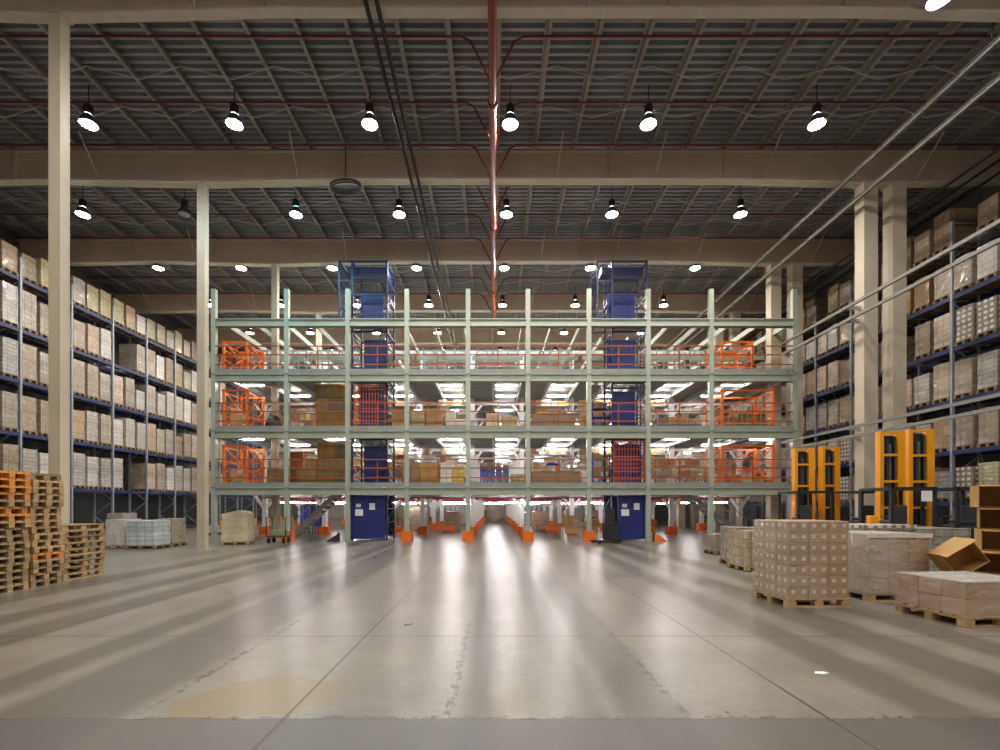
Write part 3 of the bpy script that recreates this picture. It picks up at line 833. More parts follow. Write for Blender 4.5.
for k, (a, b, top) in enumerate(((480,487.5,463),(488,495,462.5),(495.5,502,463),(502.5,509,465))):
    goods('goods_block', a, b, top, 22.6, 1, 1.0, M['bluegoods'], 'blue and yellow drum pack in the aisle mouth, %s from left, first floor' % ORD[k], 'goods')
goods('goods_block', 511, 526, 474, 22.2, 1, .7, M['yellowgoods'], 'low yellow pack right of the blue drums, first mezzanine floor', 'goods')
goods('brown_carton', 391.5, 404, 409, 22.2, 2, .8, M['brownplain'], 'brown carton beside the left lift gate, second mezzanine floor')
goods('goods_block', 411, 425, 410, 22.3, 2, .9, M['yellowgoods'], 'straw-yellow pack past the left lift, second mezzanine floor', 'goods')
goods('brown_carton', 426, 443, 409, 22.3, 2, .8, M['brownplain'], 'brown carton next to the straw-yellow pack, second mezzanine floor')
o, z2 = goods('white_carton', 446, 466, 419, 22.4, 2, .6, M['whitecarton'], 'long white carton left of the aisle column, second floor')
goods('white_carton', 445.5, 455, 410, 22.4, 2, .5, M['whitecarton'], 'short white carton on the long white one, second floor', base=z2+.004)
goods('goods_block', 486, 500, 413, 23.2, 2, .7, M['palecarton'], 'pale carton pack at the aisle mouth, second floor', 'goods')
goods('goods_block', 501, 517, 416, 22.6, 2, .7, M['yellowgoods'], 'yellowish pack by the right aisle column, second floor', 'goods')
goods('brown_carton', 581, 588, 416, 22.2, 2, .6, M['brownplain'], 'small brown carton beside the long counter, second floor')
goods('white_carton', 583, 590.5, 470, 22.2, 1, .6, M['whitecarton'], 'small pale carton beside the long counter, first floor')
# long brown-faced counters right of the aisle
for fl, (a, b, py) in ((1,(532,580,471.5)), (2,(532,576,413.5))):
    Y = 22.25; x0, x1 = PX(a,Y), PX(b,Y); zt = PZ(py,Y); zb = Z[fl-1]
    t = thing('packing_counter', 'long brown-faced packing counter right of the aisle, %s' % FLN[fl], 'counter', ((x0+x1)/2, Y, zb))
    MB().box(x0,Y,zb+.10,x1,Y+.03,zt-.03).wbuild('front_panel', M['brownplain'], t)
    MB().box(x0-.02,Y-.03,zt-.035,x1+.02,Y+.8,zt).wbuild('worktop', M['bench'], t)
    for xx in (x0+.05, x1-.05):
        for yy in (Y+.06, Y+.74): MB().box(xx-.03,yy-.03,zb+.003,xx+.03,yy+.03,zt-.036).wbuild('leg', M['grey'], t)
    if fl == 1:
        goods('brown_carton', 533, 541, 463, Y+.2, 1, .4, M['yellowgoods'], 'small yellowish carton at the left end of the first-floor counter', base=zt+.004)
        tb = thing('blue_bin', 'blue bin with white bag standing on the first-floor counter', 'bin', (PX(552,Y+.3), Y+.3, zt+.003))
        MB().lathe([(.12,0),(.17,.30),(.15,.31)], n=14).build('bag', M['white'], tb)
        MB().lathe([(.30,.33),(.31,.36),(.2,.46),(.05,.48)], n=14).build('lid', M['bluecloth'], tb)
# black round bundle and violet bag on the left, second floor
Y = 22.35; x = PX(274, Y)
t = thing('black_bundle', 'round black bundle next to the orange gate on second mezzanine floor', 'bundle', (x, Y, Z[1]+.004))
MB().lathe([(.25,0),(.36,.12),(.38,.35),(.33,.6),(.2,.78),(.05,.84)], n=18).build('bundle_body', M['black'], t)
MB().lathe([(.385,.33),(.395,.38),(.385,.43)], n=18, cap=False).build('strap', M['darkgrey'], t)
t = thing('violet_bag', 'small violet bag beside the black bundle, second mezzanine floor', 'bag', (PX(257,Y), Y, Z[1]+.004))
MB().lathe([(.14,0),(.18,.08),(.15,.22),(.06,.30)], n=12).build('bag_body', paint('violet', (.12,.04,.42), .6), t)
MB().tube([(-.05,0,.29),(-.04,0,.38),(.04,0,.38),(.05,0,.29)], .012, 6).build('bag_handle', M['black'], t)
# crate pallets at the right end, second floor
for k, (a, b, py) in enumerate(((726,738,417),(738.6,752,412),(752.6,766,414))):
    Y = 22.4; x0, x1 = PX(a,Y), PX(b,Y)
    t = thing('crate_pallet', 'pallet of grey-green bottle crates inside the rightmost second-floor bay, %s of three' % ORD[k], 'pallet load', ((x0+x1)/2, Y+.4, Z[1]+.003))
    w = x1-x0; p = MB().box(-w/2,-.4,.09,w/2,.4,.12)
    for xx in (-w/2+.05,0,w/2-.05): p.box(xx-.04,-.4,0,xx+.04,.4,.092)
    p.build('pallet', M['oldwood'], t)
    n = 3 if k else 2; hh = (PZ(py,Y)-Z[1]-.13)/3
    for r in range(3):
        for c in range(2):
            MB().box(-w/2+c*w/2+.004,-.38,.122+r*hh,-w/2+(c+1)*w/2-.004,.38,.122+(r+1)*hh-.006).build('bottle_crate', M['greencrate'], t)

# shelving units with cartons
CARTON = {}
def shelf_unit(x0, x1, Y, zb, hs, label, where, fill=.85, dep=.6, rz=0, matpost='grey', seed=0, kinds=None):
    r = random.Random(seed); w = x1-x0
    t = thing('shelving_unit', label, 'shelving unit', ((x0+x1)/2, Y, zb+.002), rz)
    top = hs[-1]+.36
    for sx in (-w/2+.03, w/2-.03):
        for y in (.03, dep-.03):
            MB().box(sx-.025,y-.025,0,sx+.025,y+.025,top).build('post', M[matpost], t)
    for h in hs:
        MB().box(-w/2,.0,h-.03,w/2,dep,h).build('shelf', M[matpost], t)
    n = 0
    c, s = math.cos(rz), math.sin(rz)
    for si, h in enumerate(hs):
        x = -w/2+.08; hg = (hs[si+1]-h-.05) if si+1 < len(hs) else .33; k = 0
        while x < w/2-.25:
            bw = r.choice((.28,.36,.42,.5)); 
            if x+bw > w/2-.07: break
            if r.random() < fill and (si > 0 or len(hs) < 5):
                bh = min(hg, r.choice((.24,.3,.35,.4))); mk = r.choice(kinds or ('palecarton','brownplain','palecarton','brownplain','yellowgoods','whitecarton','redcarton'))
                key = (bw, round(bh,2), mk)
                if key not in CARTON: CARTON[key] = MB().box(-bw/2,0,0,bw/2,.45,bh).mesh('carton', M[mk])
                o = bpy.data.objects.new('carton', CARTON[key]); COL.objects.link(o)
                lx, ly = x+bw/2, .05
                o.location = ((x0+x1)/2 + lx*c - ly*s, Y + lx*s + ly*c, zb+.002+h+.003); o.rotation_euler = (0,0,rz)
                look = {'palecarton':'pale','whitecarton':'white','brownplain':'brown','yellowgoods':'yellow','whitegoods':'off-white','redcarton':'reddish','bluegoods':'blue'}[mk]
                tag(o, '%s carton, %s, %s shelf up, %s along' % (look, where, ORD[si], ORD[k]), 'carton', 'cartons in the mezzanine shelving')
                k += 1
            x += bw + r.uniform(.01,.06)
sd = 1
for fl in (1, 2):
    for i in (0, 1, 2, 3, 5, 6, 7, 8):
        x0, x1 = BX[i]+.18, BX[i+1]-.18
        if i == 7: x1 = 9.3
        shelf_unit(x0, x1, 26.9 if i in (0,1,8) else 25.1, Z[fl-1], [.2,.62,1.04,1.46,1.88], 'grey steel shelving facing the hall, %s of the %s' % (BAYW[i], FLN[fl]),
                   '%s of %s' % (BAYW[i], FLN[fl]), seed=sd, fill=.84); sd += 1
    # blue shelving beside the right lift
    x0, x1 = PX(592,23.9), PX(613,23.9)
    shelf_unit(x0, x1, 23.9, Z[fl-1], [.15,.62,1.08,1.5], 'dark blue shelving just before the right lift, %s' % FLN[fl], 'blue shelving by right lift, %s' % FLN[fl],
               seed=sd+40, fill=.95, matpost='bluecloth', kinds=('yellowgoods','bluegoods','brownplain','whitecarton')); sd += 1
    # low shelving at the right of the right lift
    x0, x1 = PX(657,22.9), PX(703,22.9)
    shelf_unit(x0, x1, 22.9, Z[fl-1], [.12,.55] if fl == 2 else [.12,.6,1.1], 'low shelving right of the right lift, %s' % FLN[fl], 'low shelving right of right lift, %s' % FLN[fl],
               seed=sd+80, fill=.92, kinds=('palecarton','brownplain','whitecarton','redcarton','yellowgoods')); sd += 1
    # grey shelving that lines the aisle, facing it
    for sgn, nm in ((-1,'left'), (1,'right')):
        for q in range(4):
            y = 28.8 + q*4.8
            xx = -1.42 if sgn < 0 else 1.80
            # unit faces the aisle
            if sgn < 0:
                t = thing('aisle_shelving', 'grey shelving lining the %s side of the aisle, %s, %s unit back' % (nm, FLN[fl], ORD[q]), 'shelving unit', (xx, y, Z[fl-1]+.002))
            else:
                t = thing('aisle_shelving', 'grey shelving lining the %s side of the aisle, %s, %s unit back' % (nm, FLN[fl], ORD[q]), 'shelving unit', (xx, y, Z[fl-1]+.002))
            for yy in (-1.1, 0, 1.1):
                for xo in (0, -.6 if sgn < 0 else .6): MB().box(xo-.025,yy-.025,0,xo+.025,yy+.025,2.0).build('post', M['grey'], t)
            a, b = sorted((0, -.6 if sgn < 0 else .6))
            for h in (.2,.5,.8,1.1,1.4,1.7): MB().box(a,-1.15,h-.02,b,1.15,h).build('shelf', M['grey'], t)
# orange mesh cages/gates at both ends of the floors
def gate(x0, x1, fl, label):
    z = Z[fl-1]+.003; ya, yb = 21.9, 23.42
    t = thing('pallet_gate', label, 'safety gate', ((x0+x1)/2, (ya+yb)/2, z))
    h = 1.95 if fl < 3 else 1.6
    for x in (x0, x1):
        for y in (ya, yb): MB().box(x-.05,y-.05,z,x+.05,y+.05,z+h).wbuild('post', M['orange'], t)
        mb = MB()
        for zz in (.3,.75,1.2,h-.1): mb.bar((x,ya,z+zz),(x,yb,z+zz),.05)
        mb.bar((x,ya,z+.05),(x,yb,z+1.2),.05).bar((x,yb,z+1.2),(x,ya,z+h-.1),.05)
        mb.wbuild('side_frame', M['orange'], t)
    for y in (ya, yb):
        mb = MB().box(x0,y-.04,z+h-.08,x1,y+.04,z+h)
        mb.box(x0,y-.02,z+.35,x1,y+.02,z+.40).box(x0,y-.02,z+.85,x1,y+.02,z+.9)
        k = 1
        while x0+k*.3 < x1: mb.box(x0+k*.3-.012,y-.012,z+.37,x0+k*.3+.012,y+.012,z+.87); k += 1
        mb.bar((x0,y,z+.9),(x1,y,z+h-.05),.04)
        mb.wbuild('gate_frame', M['orange'], t)
for fl in (1,2,3):
    gate(PX(224,21.9), PX(247,21.9), fl, 'orange tubular safety gate at the left end of the %s mezzanine floor' % ORD[fl-1])
    gate(PX(722,21.9), PX(773,21.9) if fl < 3 else PX(752,21.9), fl, 'orange tubular safety gate near the right end of the %s mezzanine floor' % ORD[fl-1])
    # goods inside gates
    if fl < 3:
        for k, (a, b, py) in enumerate(((231,237,{1:468,2:408}[fl]), (238,243,{1:474,2:415}[fl]))):
            goods('carton', a, b, py, 22.35, fl, .5, M['yellowgoods'] if k else M['palecarton'], '%s carton inside the left orange gate, %s' % (['pale','yellow'][k], FLN[fl]))
for k, (a, b, py) in enumerate(((730,741,475),(742,752,473),(753,764,476))):
    goods('carton', a, b, py, 22.4, 1, .6, M[('redcarton','palecarton','brownplain')[k]], '%s carton inside the right orange gate, first mezzanine floor' % ('reddish','pale','brown')[k])
# top storey: bare grey upright frames and low pallets of long goods
for i in (0,1,3,4,5,7,8):
    for j, y in enumerate((24.6, 28.8)):
        x0, x1 = BX[i]+.3, BX[i+1]-.3
        t = thing('grey_frame_rack', 'bare grey rack frame on the top storey, %s, %s row' % (BAYW[i], ['front','rear'][j]), 'rack', ((x0+x1)/2, y, Z[2]+.003))
        n = 5
        for k in range(n):
            x = x0+(x1-x0)*k/(n-1)
            mb = MB()
            for yy in (y, y+.6): mb.box(x-.03,yy-.03,Z[2]+.003,x+.03,yy+.03,Z[2]+2.15)
            for zz in (.2,.9,1.6): mb.bar((x,y,Z[2]+zz),(x,y+.6,Z[2]+zz+.35),.03)
            mb.wbuild('upright_frame', M['deck'], t)
        for zz in (.45,.95,1.45,2.0): MB().box(x0-.03,y-.04,Z[2]+zz,x1+.03,y-.031,Z[2]+zz+.08).box(x0-.03,y+.631,Z[2]+zz,x1+.03,y+.64,Z[2]+zz+.08).wbuild('shelf_beam', M['deck'], t)
for k, (a, b, py) in enumerate(((393,406,368.5),(408,432,369.5),(434,464,370),(534,560,367.5),(563,585,369))):
    goods('long_carton', a, b, py, 22.3, 3, .8, M['brownplain'], 'flat brown carton at the top storey edge, %s from the left' % ORD[k])

# ------------------------------------------------------------------ ground floor under the mezzanine
def barrier(x, y0, y1, label):
    t = thing('floor_barrier', label, 'barrier', (x, y0, 0))
    n = int((y1-y0)/2.4)
    for k in range(n+1):
        y = y0+(y1-y0)*k/n; MB().box(x-.05,y-.05,.0,x+.05,y+.05,.34).wbuild('post', M['orange'], t)
    MB().box(x-.06,y0-.1,.34,x+.06,y1+.1,.46).wbuild('rail', M['orange'], t)
    MB().box(x-.055,y0-.1,.12,x-.05,y1+.1,.22).wbuild('rail', M['orange'], t)
for k in range(6):
    for x, nm in ((-1.19,'left'), (1.555,'right')):
        barrier(x, BY[k]+.5, BY[k+1]-.5, 'low orange floor barrier along the %s side of the ground aisle, %s section' % (nm, ORD[k]))
for k, (x, y, x2) in enumerate(((-5.6,26.4,-4.6),(-3.2,28,-2.3),(3.0,27.5,3.8),(5.4,29,6.2),(8.4,26.9,9.2))):
    t = thing('orange_bumper', 'short orange bumper block on the ground floor beneath the mezzanine, %s from the left' % ORD[k], 'bumper', ((x+x2)/2, y, 0))
    MB().box(x,y-.1,.12,x2,y+.1,.42).wbuild('bumper_beam', M['orange'], t)
    for xx in (x+.1, x2-.1): MB().box(xx-.06,y-.08,0,xx+.06,y+.08,.12).wbuild('foot', M['orange'], t)
def mini_load(x, y, w, d, h, mat, label, rz=0, z0=0, cat='pallet load', name='pallet_load', group=None):
    t = thing(name, label, cat, (x, y, z0), rz, group)
    p = MB().box(-w/2,-d/2,.10,w/2,d/2,.13)
    for yy in (-d/2+.05,0,d/2-.05):
        p.box(-w/2,yy-.05,0,w/2,yy+.05,.02)
        for xx in (-w/2+.06,0,w/2-.06): p.box(xx-.06,yy-.05,.0,xx+.06,yy+.05,.102)
    p.build('pallet', M['oldwood'], t)
    o = bpy.data.objects.new('carton_stack', block_mesh(w*.97, d*.97, h-.135, int(x*7+y*3) % 97, mat)); COL.objects.link(o); o.parent = t; o.location = (0,0,.134)
    return t
GW = RACKMATS
spots = [(-2.6,29.5),(-5.1,30.1),(-3.0,33.5),(-5.4,34.5),(-7.6,33),(-2.4,38),(-4.6,39),(-8.2,37.6),(2.9,30),(5.5,32.6),(3.3,34),(5.7,35.4),(8.0,33.5),(3.0,38.5),(5.2,39.4),(8.3,38.6),(10.6,35),(-.1,47),(.35,51.7),(-.8,53)]
for k, (x, y) in enumerate(spots):
    nm = 'beyond the mezzanine aisle' if k > 16 else 'beneath the mezzanine'
    n = sum(1 for q in spots[:k] if (q[0] < 0) == (x < 0))
    lab = 'tan wrapped load under the mezzanine, %s from the front on the %s side' % (ORD[n], 'left' if x < 0 else 'right')
    mini_load(x, y, 1.0, 1.1, R.choice((1.25,1.45,1.55,1.1)), RACKMATS[R.choice((0,1,0,3))], lab)
# blue fabric hanging frames at the left
for k, (a, b) in enumerate(((302,312),(315.5,322))):
    Y = 27.5; x0, x1 = PX(a,Y), PX(b,Y)
    t = thing('blue_covered_trolley', 'trolley with blue fabric cover under the left mezzanine, %s' % ['wider one','narrower one'][k], 'trolley', ((x0+x1)/2, Y, 0))
    MB().box(x0,Y-.3,.42,x1,Y+.3,1.62).wbuild('fabric_cover', M['bluecloth'], t, bevel=.05)
    for xx in (x0+.06, x1-.06):
        for yy in (Y-.25, Y+.25):
            MB().box(xx-.02,yy-.02,.1,xx+.02,yy+.02,.42).wbuild('leg', M['black'], t); MB().tube([(xx-.02,yy,.06),(xx+.02,yy,.06)],.055,10).wbuild('wheel', M['rubber'], t)
# stairs
def stairs(xt, xb, Y, label):
    t = thing('steel_staircase', label, 'staircase', (xb, Y, 0)); n = 11; zt = 2.40
    for y in (Y, Y+.9):
        MB().bar((xb,y,.03),(xt,y,zt-.1),.05,.22).wbuild('stringer', M['grey'], t)
        mb = MB().bar((xb,y,1.0),(xt,y,zt+.9 if False else zt-.10+.0),.04) if False else MB().bar((xb,y,.98),(xb+(xt-xb)*.55,y,.98+(zt-.1)*.55),.045)
        for f in (0,.27,.55): mb.bar((xb+(xt-xb)*f,y,.02+(zt-.1)*f),(xb+(xt-xb)*f,y,.99+(zt-.1)*f),.035)
        mb.wbuild('handrail', M['grey'], t)
    for k in range(n):
        f = (k+.5)/n; x = xb+(xt-xb)*f; z = zt*f
        MB().box(x-.14,Y+.03,z-.02,x+.14,Y+.87,z+.02).wbuild('tread', M['grey'], t)
stairs(PX(686,24), PX(746,24), 24.0, 'grey steel staircase rising to the first floor at the right of the mezzanine')
stairs(PX(338,24), PX(290,24), 24.0, 'grey steel staircase rising to the first floor left of the left lift')
# trolley at the left column
x0, x1, Y = PX(268.5,20.4), PX(289,20.4), 20.4
t = thing('hand_trolley', 'dark platform trolley with upright handles beside the left mezzanine column', 'trolley', ((x0+x1)/2, Y, 0))
MB().box(x0,Y-.3,.26,x1,Y+.3,.32).wbuild('platform', M['darkgrey'], t)
for x in (x0+.03, x1-.03):
    MB().tube([(x,Y-.27,.3),(x,Y-.27,1.12),(x,Y+.27,1.12),(x,Y+.27,.3)], .022, 8).wbuild('handle_frame', M['black'], t)
for x in (x0+.12, x1-.12):
    for y in (Y-.25, Y+.25):
        MB().tube([(x-.03,y,.125),(x+.03,y,.125)], .125, 14).wbuild('wheel', M['rubber'], t)
        MB().box(x-.015,y-.02,.125,x+.015,y+.02,.27).wbuild('wheel_fork', M['black'], t)
o = MB().box(-.30,-.2,0,.30,.2,.22).build('green_box', paint('olive_goods', (.25,.27,.12), .6), None, ((x0+x1)/2+.05, Y, .324), bevel=.02); tag(o, 'small olive green box lying on the dark platform trolley', 'box')
# beige wrapped load left of the trolley, loads before the left rack
t = mini_load(PX(237,19.6), 19.7, 1.05, 1.0, 1.28, cartons('beige_film', (.47,.42,.29), (.50,.45,.32), 2, 2, film=.4), 'beige film-wrapped pallet load between cream column and dark trolley', .25)
MB().poly([(-.50,-.45,1.27),(.50,-.45,1.27),(.45,-.45,1.36),(.1,-.45,1.42),(-.3,-.45,1.33)], (0,.85,0)).build('film_top', bpy.data.materials['beige_film'], t)
mini_load(PX(120,17.9), 18.1, .75, .9, 1.10, M['milky'], 'white film-wrapped pallet load, leftmost of three before the left rack')
mini_load(PX(143,17.6), 17.9, 1.10, .9, 1.06, cartons('bluish_packs', (.52,.58,.62), (.66,.68,.70), .28, .17), 'bluish-white pack load, middle of three before the left rack')
mini_load(PX(165.5,18.6), 18.95, .62, .9, 1.10, cartons('beige_film_two', (.44,.37,.24), (.47,.40,.27), 2, 2, film=.4), 'beige wrapped load, rightmost of three before the left rack')
mini_load(PX(87,21), 19.2, 1.0, .8, 1.45, RACKMATS[1], 'beige carton load standing behind the low pallet stack')
mini_load(PX(133,20.6), 20.0, .7, .8, 1.3, RACKMATS[2], 'grey carton load behind the bluish-white pack load')
mini_load(PX(206+4,26), 26.0, .9, .8, .5, RACKMATS[3], 'low pale load right behind the slim cream column')

# work bench by the right lift
Y = 22.3; x0, x1 = PX(563,Y), PX(600,Y)
t = thing('work_bench', 'wooden work bench under the mezzanine before the right lift', 'bench', ((x0+x1)/2, Y+.4, 0))
zt = PZ(526.5,Y)
MB().box(x0,Y,zt-.05,x1,Y+.8,zt).wbuild('bench_top', M['bench'], t)
MB().box(x0+.05,Y+.03,zt-.32,x1-.05,Y+.06,zt-.051).wbuild('apron', M['bench'], t)
for x in (x0+.05, x1-.05):
    for y in (Y+.05, Y+.75): MB().box(x-.035,y-.035,0,x+.035,y+.035,zt-.051).wbuild('leg', M['white'], t)
goods('brown_carton', 563.5, 574, 515.5, Y+.1, 0, .4, M['brownplain'], 'brown carton at the left end of the work bench', base=zt+.003)
goods('brown_carton', 577, 589, 522, Y+.1, 0, .4, M['palecarton'], 'flat pale carton in the middle of the work bench', base=zt+.003)
goods('brown_carton', 590.5, 599.5, 519.5, Y+.1, 0, .4, M['brownplain'], 'brown carton at the right end of the work bench', base=zt+.003)
x0, x1 = PX(600.5,21.7)+.02, PX(614.5,21.7)
t = thing('black_cabinet', 'tall black two-part cabinet beside the right lift door', 'cabinet', ((x0+x1)/2, 22.0, 0))
MB().box(x0,21.0,.10,x1,21.45,.86).wbuild('lower_body', M['black'], t, bevel=.01)
MB().box(x0+.02,21.03,.865,x1-.15,21.42,1.52).wbuild('upper_body', M['black'], t, bevel=.01)
for x in (x0+.06, x1-.06):
    for y in (21.06, 21.4): MB().box(x-.03,y-.03,0,x+.03,y+.03,.10).wbuild('foot', M['darkgrey'], t)
t = thing('pallet_truck', 'black low pallet truck lying before the black cabinet', 'pallet truck', (PX(605,20.3), 20.5, 0))
for dx in (-.28,.28): MB().box(dx-.09,-.55,.05,dx+.09,.5,.12).build('fork', M['black'], t)
MB().box(-.4,.3,.06,.4,.52,.22).build('chassis', M['black'], t)
for dx in (-.28,.28): MB().tube([(dx-.05,-.45,.05),(dx+.05,-.45,.05)],.05,10).build('roller', M['rubber'], t)
t.rotation_euler = (0,0,-1.35); t.location = (PX(606,20.3), 20.3, 0)

# ------------------------------------------------------------------ near loads on the right
def near_load(x, y, rz, w, d, nx, ny, nz, ch, mats, label, lab=False, pal='wood', film='film', lid=None):
    t = thing('pallet_load', label, 'pallet load', (x, y, 0), rz)
    p = bpy.data.objects.new('pallet', None)
    mb = MB(); n = 6; bw = d/n*.78
    for k in range(n):
        yy = -d/2+bw/2+k*(d-bw)/(n-1); mb.box(-w/2,yy-bw/2,.122,w/2,yy+bw/2,.144)
    for xx in (-w/2+.06,0,w/2-.06): mb.box(xx-.05,-d/2,.10,xx+.05,d/2,.1215)
    deck = mb.build('pallet', M[pal], t)
    for xx in (-w/2+.07,0,w/2-.07):
        for yy in (-d/2+.06,0,d/2-.06): MB().box(xx-.07,yy-.055,.0225,xx+.07,yy+.055,.0995).build('block', M[pal], deck)
    for yy in (-d/2+.06,0,d/2-.06): MB().box(-w/2,yy-.055,0,w/2,yy+.055,.022).build('bottom_board', M[pal], deck)
    cw, cd = w*.97/nx, d*.97/ny
    for k in range(nz):
        for i in range(nx):
            for j in range(ny):
                if 0 < i < nx-1 and 0 < j < ny-1 and k < nz-1: continue
                a = R.uniform(-.004,.004)
                c = MB().box(-cw/2+.003,-cd/2+.003,0,cw/2-.003,cd/2-.003,ch-.004).build('carton', R.choice(mats), t, (-w*.485+cw*(i+.5)+a, -d*.485+cd*(j+.5)+R.uniform(-.004,.004), .146+k*ch), bevel=.008)
                MB().box(-cw/2+.01,-.025,ch-.004,cw/2-.01,.025,ch-.0030).build('tape_strip', M['tape'], c) if k == nz-1 else None
                if lab:
                    if j == 0:
                        for u in (-.25,.25):
                            MB().box(cw*u-.030,-cd/2-.0028,ch*.42,cw*u+.030,-cd/2+.0028,ch*.74).build('paper_label', M['cartonlabel'], c)
                    if i == 0:
                        for u in (-.22,.22):
                            MB().box(-cw/2-.0028,cd*u-.026,ch*.42,-cw/2+.0028,cd*u+.026,ch*.74).build('paper_label', M['cartonlabel'], c)
    H = .146+nz*ch
    if film:
        s = MB(); e = .012; W, D = w*.485+e, d*.485+e; zs = [.10+.0*k for k in (0,)] + [.146+(H-.146)*k/5 for k in range(1,6)]
        ring = lambda z, g: [(-W-g,-D-g,z),(W+g,-D-g,z),(W+g,D+g,z),(-W-g,D+g,z)]
        for k, z in enumerate(zs): s.v += ring(z, .006*math.sin(k*2.1))
        for k in range(len(zs)-1):
            for q in range(4):
                s.f.append((k*4+q,k*4+(q+1)%4,k*4+4+(q+1)%4,k*4+4+q)); s.m.append(0); s.sm.append(True)
        s.build('stretch_film', M[film], t)
    if lid:
        s = MB().box(-w*.495,-d*.495,H+.002,w*.495,d*.495,H+.008)
        s.build('film_lid', M['filmheavy'], t)
    return t
KR = [paint('kraft_a', (.40,.245,.135), .6, var=.05), paint('kraft_b', (.36,.215,.115), .6, var=.05), paint('kraft_c', (.43,.27,.155), .6, var=.05)]
near_load(5.10, 7.90, .05, 1.02, .94, 3, 3, 7, .174, KR, 'tall pallet load of brown cartons with rows of white labels, before the wrapped loads', lab=True)
# big milky wrapped load
t = near_load(6.76, 8.45, .02, 1.08, 1.15, 3, 3, 4, .245, KR, 'waist-high film-wrapped brown load with white film top, right of labelled load', lid=True, film='filmheavy')
# folded white film rim at its top and corner
MB().box(-.555,-.585,1.07,.555,-.575,1.14).build('film_rim', M['milky'], t)

near_load(6.72, 6.72, .10, 1.20, .98, 2, 3, 2, .225, KR, 'low pallet of two carton layers in loose film, nearest on the right', lid='film')
# load further back, its top showing above the wrapped one
mini_load(8.3, 10.4, 1.2, 1.0, 1.20, RACKMATS[5], 'brown load with white labels behind the waist-high wrapped load', .03)
mini_load(9.7, 10.6, 1.1, 1.0, 1.12, RACKMATS[2], 'greyish load behind the open cartons near the right truck')
# mid-distance loads
mini_load(6.50, 11.9, .78, .9, .98, cartons('mid_packs', (.33,.25,.16), (.45,.37,.28), .14, .22), 'mid-height pallet load left of the labelled load, nearer of two in line')
mini_load(6.80, 12.95, .8, .9, 1.02, cartons('mid_packs_two', (.32,.24,.16), (.46,.38,.29), .16, .25), 'mid-height pallet load behind another, left of the labelled load')
mini_load(7.6, 15.8, .80, .8, .66, RACKMATS[0], 'small low pallet load nearest the grey staircase')

# open cartons stacked on their sides beside the low load
def open_carton(x, y, z, w, d, h, rx, ry, rz, mat, label, flaps=True):
    """carton lying with its mouth towards -y, flaps standing out"""
    t = thing('open_carton', label, 'carton', (x, y, z), 0); t.rotation_euler = (rx, ry, rz); tk = .008
    MB().box(-w/2,d-tk,0,w/2,d,h).box(-w/2,0,0,-w/2+tk,d,h).box(w/2-tk,0,0,w/2,d,h).box(-w/2,0,0,w/2,d,tk).box(-w/2,0,h-tk,w/2,d,h).build('carton_body', mat, t)
    if flaps:
        f = d*.35
        MB().poly([(-w/2,0,h-tk),(w/2,0,h-tk),(w/2,-f,h-.03),(-w/2,-f,h-.03)], (0,0,tk)).build('flap', mat, t)
    return t
ok = [paint('ochre_board', (.36,.18,.045), .65, var=.1), paint('ochre_board_two', (.42,.225,.06), .65, var=.1)]
def pallet_thing(x, y, w, d, label, rz=0):
    t = thing('wooden_pallet', label, 'pallet', (x, y, 0), rz); pallet_parts(t, w, d, M['wood']); return t
pallet_thing(8.53, 7.95, 1.3, 1.1, 'wooden pallet under the stack of open cartons, mostly hidden')
specs = [(8.22,7.52,.150,.66,.55,.36,0,0,-.70,1), (8.10,7.50,.516,.66,.55,.36,0,0,-.78,0),
         (8.22,7.52,.884,.64,.55,.34,0,0,-.64,1), (8.18,7.52,1.232,.62,.55,.34,0,0,-.74,0), (8.16,7.52,1.580,.62,.55,.36,0,0,-.60,1)]
names = ['bottom open ochre carton of the stack by the wrapped loads', 'second open ochre carton up the stack', 'third open ochre carton up the stack', 'fourth open ochre carton up the stack', 'topmost open ochre carton of the stack, mouth facing the hall']
for sp, nm in zip(specs, names):
    open_carton(*sp[:9], ok[sp[9]], nm)
open_carton(7.56, 7.38, .003, .48, .36, .44, 0, 0, -.25, ok[0], 'open ochre carton on the floor behind the low load, under the tilted one')
open_carton(7.50, 7.36, .60, .48, .36, .44, 0, -.62, -.25, ok[1], 'tilted open ochre carton leaning between wrapped load and carton stack')

